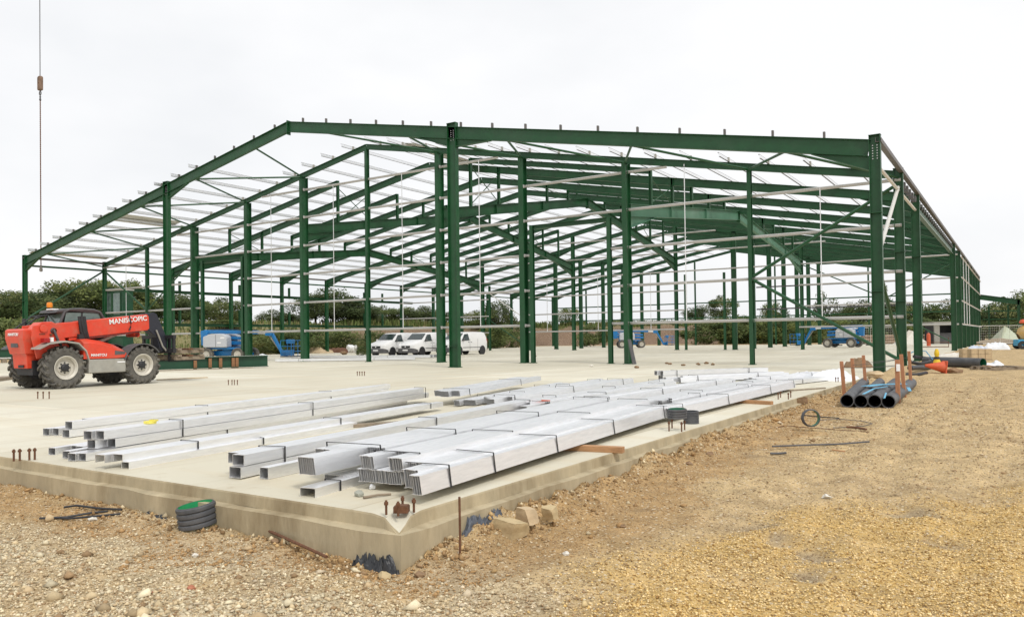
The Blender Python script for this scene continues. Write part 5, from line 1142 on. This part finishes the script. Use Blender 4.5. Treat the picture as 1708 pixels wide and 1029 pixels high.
# ------------------------------------------------------------------ trees and bushes
def crown_mesh(name, w_, h, z0, nclump, leaves, size, cols, shape='round', seed=1):
    rg = np.random.default_rng(seed); cs = []
    while len(cs) < nclump:
        p = rg.random(3)*2-1
        if shape == 'cone':
            t = (p[2]+1)/2; rr = (1-t)*.95+.06
            if np.hypot(p[0], p[1]) < rr: cs.append((p[0]*w_/2, p[1]*w_/2, z0+t*h, (.10+.10*(1-t))*w_))
        else:
            rr = np.linalg.norm(p)
            if .35 < rr < 1+.18*rg.random(): cs.append((p[0]*w_/2*.86, p[1]*w_/2*.86, z0+h*(.5+.44*p[2]), w_*(.10+.09*rg.random())))
    cs = np.array(cs); n = leaves; ci = rg.integers(0, len(cs), n); d = rg.normal(size=(n, 3)); d /= np.linalg.norm(d, axis=1)[:, None]
    r = cs[ci, 3]*(.45+.75*rg.random(n)**.7); c = cs[ci, :3]+d*r[:, None]*np.array([1,1,.85]); c[:, 2] = np.maximum(c[:, 2], z0*.5)
    a = rg.normal(size=(n, 3)); a /= np.linalg.norm(a, axis=1)[:, None]; b = np.cross(a, rg.normal(size=(n, 3))); b /= np.linalg.norm(b, axis=1)[:, None]
    s = size*(.55+.8*rg.random(n))[:, None]; v = np.stack([c-a*s, c-b*s*.55, c+a*s, c+b*s*.55], 1).reshape(-1, 3); f = np.arange(4*n).reshape(n, 4)
    cc = np.array(cols)[rg.integers(0, len(cols), len(cs))][ci]*(.65+.7*rg.random(n))[:, None]
    return mesh_np(name, v, f, LEAF, np.repeat(cc, 4, 0))
DARKG = [(.085,.12,.048),(.115,.15,.06),(.14,.17,.072),(.095,.125,.065)]; MIDG = [(.155,.205,.075),(.20,.24,.095),(.135,.175,.07),(.24,.255,.11)]; LITG = [(.22,.26,.09),(.26,.285,.11),(.17,.215,.072)]
CROWNS = {}
for i in range(4): CROWNS['dark', i] = crown_mesh('crown', 1, .84, .16, 46, 8000, .021, DARKG, seed=i+1)
for i in range(4): CROWNS['mid', i] = crown_mesh('crown', 1, .82, .18, 36, 6500, .022, MIDG+DARKG[:1], seed=i+11)
for i in range(2): CROWNS['light', i] = crown_mesh('crown', 1, .84, .16, 30, 4600, .022, LITG+MIDG, seed=i+21)
for i in range(2): CROWNS['cone', i] = crown_mesh('crown', 1, .92, .06, 48, 6500, .021, DARKG, 'cone', seed=i+31)
for i in range(3): CROWNS['bush', i] = crown_mesh('crown', 1, .96, .02, 30, 4500, .028, MIDG+LITG[:1]+DARKG[:1], seed=i+41)
def trunk_mesh(seed):
    rg = random.Random(seed); m = MB(); m.tube([(0,0,-.03),(.006,0,.12),(.0,.01,.3),(.012,0,.62)], [.028,.022,.017,.006], 8)
    for k in range(6):
        a = rg.uniform(0, 6.28); z = rg.uniform(.16,.42); l = rg.uniform(.2,.38); m.tube([(0,0,z),(math.cos(a)*l*.5,math.sin(a)*l*.5,z+l*.45),(math.cos(a)*l,math.sin(a)*l,z+l*.7)], [.012,.008,.003], 5)
    o = m.build('trunk', BARK, smooth=True); me = o.data; bpy.data.objects.remove(o); return me
TRUNKS = [trunk_mesh(i) for i in range(3)]
_tn = [0]
def tree(px, depth, ytop, width, kind, label, base=None, group='trees beyond the building', bush=False):
    q = GD(px, 560, depth); zb = (bank_z(q.x, q.y) if base is None else base); top = GD(px, ytop, depth).z; h = max(.8, top-zb)
    i = _tn[0]; _tn[0] += 1; keys = [k for k in CROWNS if k[0] == kind]; t = thing('bush' if bush else 'tree', label, 'bush' if bush else 'tree', (q.x, q.y, zb-.05), (i*1.7) % 6.28, group)
    t.scale = (width, width*.95, h)
    c = bpy.data.objects.new('crown', CROWNS[keys[i % len(keys)]]); C.objects.link(c); c.parent = t
    if not bush:
        k = bpy.data.objects.new('trunk', TRUNKS[i % 3]); C.objects.link(k); k.parent = t
    return t
_bxy = BV[..., :2].reshape(-1, 2); _bz = BV[..., 2].ravel()
def bank_z(x, y):
    d = (_bxy[:, 0]-x)**2+(_bxy[:, 1]-y)**2; k = int(np.argmin(d)); return float(_bz[k]) if d[k] < 60 else 0.0
TL = [
 (4, 92, 488, 9, 'dark', 'dark bushy tree at the extreme left edge behind the telehandler'), (34, 90, 487, 8, 'mid', 'mid green tree just left of the leftmost canopy column'), (64, 94, 492, 8, 'dark', 'low dark tree right of the leftmost canopy column'),
 (92, 96, 484, 9, 'dark', 'dark tree directly above the amber beacon of the telehandler'), (122, 98, 473, 9, 'mid', 'tall feathery tree left of the highest tree on the left'), (152, 99, 461, 10, 'light', 'highest tree on the left, its loose crown above the telehandler cab'),
 (186, 100, 463, 9, 'light', 'loose tall tree behind the left gable corner post'), (214, 103, 472, 8, 'mid', 'tree just right of the left gable corner post'), (252, 106, 492, 8, 'mid', 'tree behind the fork end of the telehandler boom'), (300, 106, 490, 9, 'dark', 'dark square topped tree between the two tall left columns'),
 (322, 104, 494, 7, 'dark', 'dark tree directly behind the wide left gable column'), (366, 100, 497, 7.5, 'mid', 'round tree between the wide left gable columns'), (392, 118, 519, 4, 'mid', 'small thin tree right of the round one, low over the bank'), (458, 112, 517, 5, 'dark', 'small dark tree low over the tan grass'), (486, 114, 521, 5, 'dark', 'small dark tree just left of the ridge side column'),
 (526, 108, 492, 8, 'dark', 'large dark tree left half of the pair behind the ridge column'), (556, 106, 484, 9, 'dark', 'tallest dark tree of the clump behind the ridge column'), (584, 108, 500, 8, 'dark', 'dark tree on the right flank of the clump'), (606, 110, 514, 6, 'dark', 'low dark tree ending the clump on the right'),
 (642, 116, 510, 5, 'mid', 'round topped tree above the leftmost van'), (668, 118, 513, 6, 'mid', 'tree above the gap between left and middle van'), (700, 120, 511, 7, 'dark', 'rounded dark tree above the middle van'), (734, 122, 517, 5, 'mid', 'tree half hidden by the tall canopy column'),
 (800, 124, 518, 6, 'mid', 'low tree left of the cross wall door posts'), (832, 126, 504, 6.5, 'dark', 'dense dark tree right of the cross wall door posts'), (950, 136, 512, 5, 'light', 'thin leafed tree behind the middle door opening'), (1160, 138, 509, 5, 'dark', 'small round dark bushy tree alone over the crop'), (1206, 134, 494, 6, 'mid', 'open tree left of the far column pair on the right'),
 (1290, 132, 505, 5, 'mid', 'tree behind the far cross wall columns'), (1378, 130, 477, 7, 'cone', 'pointed dark conifer left of the right corner column'), (1408, 134, 505, 7, 'dark', 'dark tree right of the pointed conifer'), (1444, 132, 502, 8, 'mid', 'tree directly left of the right corner column'), (1476, 126, 474, 7, 'cone', 'pointed conifer showing between the two right corner columns'),
 (1512, 126, 503, 8, 'mid', 'tree between the second and third right columns'), (1545, 124, 507, 8, 'dark', 'dark tree behind the open end of the right wall'), (1580, 122, 501, 9, 'mid', 'tree left of the far right wall columns'), (1640, 128, 514, 8, 'light', 'pale green tree seen through the lean-to frame'), (1668, 124, 506, 9, 'dark', 'dark tree behind the lean-to rafter'), (1700, 118, 487, 10, 'mid', 'tall tree at the extreme right edge beyond the lean-to')]
for a in TL:
    b = a[:5]; tree(b[0], b[1], b[2], b[3], b[4], a[5], 0.0 if a[0] > 1250 else None)
BL = [(380, 88, 556, 5, 'low green bush on the bank directly behind the left boom lift'), (420, 88, 548, 5, 'bush on the bank between the two tall left columns'), (470, 90, 545, 6, 'sandy green bush on the bank left of the ridge column foot'), (540, 92, 545, 6, 'spreading bush on the bank right of the ridge column foot'), (578, 92, 550, 5, 'bush on the bank above the rusty scrap heap'), (845, 112, 538, 6, 'weedy bush on the brown bank right of the door posts'),
      (14, 70, 524, 6, 'pale bush at the far left margin behind the telehandler'), (50, 74, 530, 6, 'bush behind the telehandler counterweight'), (118, 80, 528, 7, 'bush hidden by the telehandler cab'), (240, 86, 530, 6, 'bush behind the telehandler forks'), (345, 92, 540, 5, 'bush behind the grey hood of the left boom lift'),
      (500, 84, 550, 5, 'green bush on the bank left of the ridge column'), (455, 84, 552, 6, 'wide green bush on the bank behind the left basket'), (622, 88, 553, 5, 'yellowish bush on the bank left of the vans'), (603, 66, 575, 1.05, 'small dark green round bush standing on the floor by the rubble'), (820, 104, 540, 6, 'bush at the foot of the bank by the cross wall bracing'), (992, 112, 542, 6, 'bush growing on the brown bank in the middle'), (1180, 116, 532, 8, 'bush on the bank right of the centre boom lift'),
      (1222, 116, 530, 8, 'bush on the bank between the far right columns'), (1262, 116, 526, 8, 'tall bush left of the right hand boom lift'), (1300, 114, 528, 8, 'bush directly behind the basket of the right lift'), (1345, 116, 535, 8, 'bush behind the boom of the right lift'), (1392, 120, 528, 8, 'bush behind the grey hood of the right lift'), (1430, 120, 532, 8, 'bush above the log pile, left end'), (1478, 118, 530, 9, 'bush above the log pile, middle'), (1522, 118, 530, 9, 'bush above the log pile, right end'), (1566, 116, 530, 9, 'bush over the dark open store'), (1618, 120, 535, 8, 'bush behind the far right wall'), (1652, 118, 535, 9, 'bush under the lean-to, left'), (1690, 114, 532, 9, 'bush under the lean-to, right')]
for px, d, yt, wd, lab in BL: tree(px, d, yt, wd, 'bush', lab, 0.0 if px > 1250 or px == 606 else None, 'bushes round the site', True)

# ------------------------------------------------------------------ things standing round the far sides
def floor_thing_rot(): return YAW
q0 = GD(1442, 560, 96); ax_ = RT.copy()
lr = random.Random(5); k = 0
for row, (nn, z) in enumerate(((5, .22), (4, .58), (3, .94))):
    for i in range(nn):
        a = q0+ax_*lr.uniform(-.4,.3)+V((FW.x, FW.y, 0))*(.42*i+.2*row); b = a+ax_*(9.6+lr.uniform(-.7,.7))
        m = MB(); m.tube([(a.x,a.y,z),(b.x,b.y,z)], lr.uniform(.18,.22), 12); o = m.build('log', mat('log_brown', (.30,.20,.13), .9, 0, .3, 2, bump=.4, dirt=(.5,.42,.34), dirt_amt=.6) , smooth=True)
        tag(o, 'long brown log in the pile behind the right corner columns', 'log', 'logs in the pile behind the right columns')
def prism_heap(name, label, cat, px, depth, ybase, w_, d_, h, mt, rz=YAW):
    q = GD(px, 570, depth); m = MB(); m.add([(-w_/2,-d_/2,0),(w_/2,-d_/2,0),(w_/2,d_/2,0),(-w_/2,d_/2,0),(-.1*w_,-.1*d_,h),(.12*w_,.1*d_,h*.93)], [(0,3,2,1),(0,1,5,4),(1,2,5),(2,3,4,5),(3,0,4)])
    o = m.build(name, mt); o.location = (q.x, q.y, 0); o.rotation_euler = (0,0,rz); return tag(o, label, cat)
prism_heap('gravel_heap', 'pale pointed heap of gravel beyond the right wall columns', 'heap', 1519, 92, 570, 3.2, 2.4, 1.7, STONE_W)
prism_heap('tarpaulin_heap', 'pale green tarpaulin over a pointed heap under the lean-to', 'heap', 1678, 90, 560, 3.0, 2.6, 2.0, mat('tarp_green', (.45,.5,.38), .7))
q = GD(1580, 565, 92); t = thing('open_store', 'dark open fronted store with a pale flat roof left of the far right wall', 'store', (q.x, q.y, 0), YAW)
m = MB(); m.bb(-1.6,2.2,1.8,2.0,0,2.4); m.bb(-1.6,-1.45,-.2,2,0,2.4); m.bb(2.05,2.2,-.2,2,0,2.4); m.build('wall', BLACK, t)
m = MB(); m.bb(-1.9,2.5,-.6,2.2,2.4,2.62); m.build('roof', STEEL_G, t)
m = MB(); m.bb(-1.7,-1.1,-.4,-.2,0,2.2); m.build('door', STEEL_G, t)
m = MB(); m.bb(-.9,1.9,.3,1.5,0,1.3); m.build('stored_pile', CHARCOAL, t)
q = GD(1549, 575, 78); t = thing('gas_bottle', 'orange gas bottle standing on the floor in front of the open store', 'gas bottle', (q.x, q.y, 0)); m = MB(); m.lathe([(0,0),(.17,0),(.18,.1),(.18,1.15),(.1,1.3),(.04,1.33),(.04,1.45),(0,1.45)], n=14); m.build('cylinder', ORANGE, t, True); m = MB(); m.lathe([(.09,1.33),(.09,1.5),(.07,1.5)], n=12); m.build('collar', CHARCOAL, t)
def fence_panel(label, px, depth, rz, wd=3.4, h=2.0):
    q = GD(px, 570, depth); t = thing('mesh_fence_panel', label, 'fence', (q.x, q.y, 0), rz, 'temporary mesh fence panels')
    m = MB(); m.tube([(0,0,.1),(0,0,h),(wd,0,h),(wd,0,.1),(0,0,.1)], .03, 6); m.build('frame', GALV_DULL, t)
    m = MB()
    for i in range(1, 16): m.tube([(wd*i/16,0,.1),(wd*i/16,0,h)], .006, 4)
    for i in range(1, 7): m.tube([(0,0,.1+(h-.1)*i/7),(wd,0,.1+(h-.1)*i/7)], .006, 4)
    m.build('mesh', GALV_DULL, t)
    m = MB(); m.box((0,0,.06), (.6,.2,.12)); m.build('foot', BLACK, t); m = MB(); m.box((wd,0,.06), (.6,.2,.12)); m.build('foot', BLACK, t)
for i, (px, lab) in enumerate(((1400, 'mesh fence panel behind the right hand boom lift'), (1452, 'mesh fence panel in front of the log pile'), (1634, 'mesh fence panel left of the pale tarpaulin under the lean-to'), (1668, 'mesh fence panel in front of the pale tarpaulin'), (1700, 'mesh fence panel at the right picture edge'))): fence_panel(lab, px, 88+(i > 1)*-4, YAW+.05)
m = MB(); q = GD(1530, 575, 70); m.tube([(0,0,.45),(3.0,.3,.45)], .03, 6); m.tube([(0,0,0),(0,0,.9)], .03, 6); m.tube([(3.0,.3,0),(3.0,.3,.9)], .03, 6); m.tube([(0,0,.05),(3.0,.3,.05)], .04, 6); o = m.build('low_barrier', RUST); o.location = (q.x, q.y, 0); o.rotation_euler = (0,0,YAW); tag(o, 'low rusty barrier frame on the floor beside the orange gas bottle', 'barrier')
# block packs and sheeting by the far right wall
for i, (px, py, lab) in enumerate(((1619, 600, 'left pack of pale blocks on the ground by the far right wall'), (1634, 601, 'right pack of pale blocks beside the left one'))):
    q = at(px, py-1, -.05); t = thing('block_pack', lab, 'block pack', (q.x, q.y, q.z), R(20), 'packs of pale blocks')
    for a in range(3):
        for b in range(2):
            m = MB(); m.box((-.31+.31*a, 0, .15+.26*b), (.295, .6, .25)); m.build('block', BRICKY, t, bevel=.01)
    m = MB(); m.bb(-.48,.48,-.32,.32,0,.02); m.build('pallet', TIMBER_G, t)
crumple('plastic_sheet', 'bluish white sheeting bundled on top of the block packs', 'plastic sheet', 1632, 588, .75, .5, .5, mat('sheet_blue', (.55,.6,.7), .5), 21)
crumple('plastic_sheet', 'pointed white sheeting heap right of the block packs', 'plastic sheet', 1662, 583, .9, .6, .6, SHEET, 22)
crumple('plastic_sheet', 'small white plastic scrap lying on a broken pallet at the right', 'plastic sheet', 1659, 611, .34, .3, .26, SHEET, 23)
crumple('rubble_heap', 'pale broken concrete heap at the foot of the far right wall', 'rubble', 1600, 596, 1.1, .7, .35, STONE_W, 24)
crumple('spoil_heap', 'long low spoil heap beyond the block packs under the lean-to', 'spoil heap', 1672, 574, 3.2, 1.5, .7, mat('spoil', (.3,.24,.17), .9, bump=.5), 25)
q = at(1664, 617, -.05); t = thing('broken_pallet', 'broken weathered pallet lying on the ground right of the lone pipe', 'pallet', (q.x, q.y, q.z), R(35))
for i in range(5): m = MB(); m.box((-.6+.3*i+.05*(i % 2), .05*(i % 3), .13), (.11, 1.0, .022), .1*(i % 2)); m.build('board', TIMBER_G, t)
for y in (-.4, 0, .4): m = MB(); m.box((0, y, .06), (1.5, .09, .1)); m.build('runner', TIMBER_G, t)
rock('dark lump of debris left of the broken pallet', (at(1647, 616).x, at(1647, 616).y, at(1647, 616).z+.08), (.25,.18,.12), STONE_B, 44, 'debris_clod', 'debris')
q = at(1703, 582, -.02); t = thing('cement_mixer', 'yellow drum mixer on a blue base cut by the right picture edge', 'mixer', (q.x+.5, q.y, q.z), R(20))
m = MB(); m.lathe([(.3,-.75),(.62,-.45),(.72,0),(.6,.45),(.35,.8),(.3,.8)], (0,0,1.25), (.9,0,.42), 22); m.build('drum', mat('mixer_yellow', (.55,.36,.12), .6, dirt=(.4,.35,.28), dirt_amt=.6), t, True)
m = MB(); m.bb(-.9,.9,-.5,.5,.25,.75); m.build('base', BLUE_L, t, bevel=.03)
for x in (-.6,.6):
    for a_ in (-.6, .45): m = MB(); m.lathe([(.1,a_),(.32,a_),(.32,a_+.15),(.1,a_+.15)], (x,0,.32), (0,1,0), 18, closed=True); m.build('wheel', RUBBER_D, t)
m = MB(); m.lathe([(.3,0),(.32,.1),(.2,.3),(0,.32)], (-.3,0,2.0), (0,0,1), 14); m.build('warning_lamp', ORANGE, t, True)
# stacked green cabin behind the left gable corner
t = thing('site_cabin', 'dark green stacked cabin with a wide dark window behind the left gable corner', 'cabin', (L-.35, D+.25, 0))
m = MB(); m.bb(0,2.5,0,.9,.1,5.6); m.build('wall', mat('cabin_green', (.012,.075,.035), .5, 0, .2, 1.2, dirt=(.06,.1,.07), dirt_amt=.4), t)
m = MB(); m.bb(-.06,2.56,-.06,.96,5.6,5.7); m.build('roof', GALV_DULL, t)
m = MB(); m.bb(.15,2.2,-.03,.0,3.7,5.4); wn = m.build('window', GLASS_C, t)
for x in (.08, .95, 1.08, 2.2): m = MB(); m.bb(x,x+.1,-.06,-.031,3.65,5.45); m.build('frame', GREEN, wn)
m = MB(); m.bb(0,2.5,-.05,-.0,2.7,2.85); m.build('floor_band', GREEN, t)
# rubble and bits left of the vans
def lump(label, px, py, s, mt, sd, name, cat): q = G(px, py, 0); rock(label, (q.x, q.y, s[2]*.8), s, mt, sd, name, cat)
crumple('rubble_heap', 'pale broken rubble heap on the floor left of the ridge column base', 'rubble', 530, 589, 1.6, 1.0, .75, BRICKY, 51, z=0)
crumple('scrap_heap', 'rusty brown scrap heap right of the pale rubble', 'scrap heap', 563, 588, 1.6, 1.0, .6, RUST, 52, z=0)
crumple('rubble_heap', 'low pale rubble beyond the lift basket', 'rubble', 505, 587, 1.5, .8, .7, STONE_W, 53, z=0)
lump('large white bulk bag standing left of the small round bush', 585, 588.5, (.6,.5,.55), WHITE_P, 54, 'bulk_bag', 'bag')
lump('pale round drum shaped bag between the bulk bag and the bush', 594, 589, (.3,.3,.45), GALV_DULL, 55, 'bulk_bag', 'bag')
lump('dark lump of scrap in front of the scrap heap', 574, 592, (.4,.3,.2), STONE_B, 56, 'debris_clod', 'debris')
lump('white plastic wrap lying left of the lift basket', 437, 598, (.7,.5,.2), SHEET, 57, 'plastic_wrap', 'plastic')
for i, (px, py, lab) in enumerate(((1062, 614, 'dark clod alone on the floor right of the leaning board'), (1112, 607, 'small dark clod left in the row of clods inside the hall'), (1118, 608, 'small brown clod second in the row of clods'), (1140, 610, 'brown clod third in the row of clods'), (1165, 609, 'brown double clod in the middle of the row'), (1178, 607, 'clod fourth from the wall in the row'), (1189, 609, 'last dark clod at the right of the row'), (812, 583, 'small clod on the floor by the cross wall door post'), (986, 612, 'light scrap on the floor between the door posts'), (893, 595, 'dark block beside the narrow door post'))):
    lump(lab, px, py, (.11,.09,.06), STONE_B if i != 8 else STONE_W, 60+i, 'clod', 'clod')
q = G(1055, 607.5, 0); m = MB(); m.add([(-.02,-.2,0),(.02,-.2,0),(.02,.2,0),(-.02,.2,0),(-.27,-.16,1.2),(-.23,-.16,1.2),(-.23,.16,1.2),(-.27,.16,1.2)], [(0,3,2,1),(4,5,6,7),(0,1,5,4),(1,2,6,5),(2,3,7,6),(3,0,4,7)]); o = m.build('leaning_board', CHARCOAL); o.location = (q.x+.1, q.y, 0); tag(o, 'dark board leaning on the foot of the wide gable column right of the door', 'board')
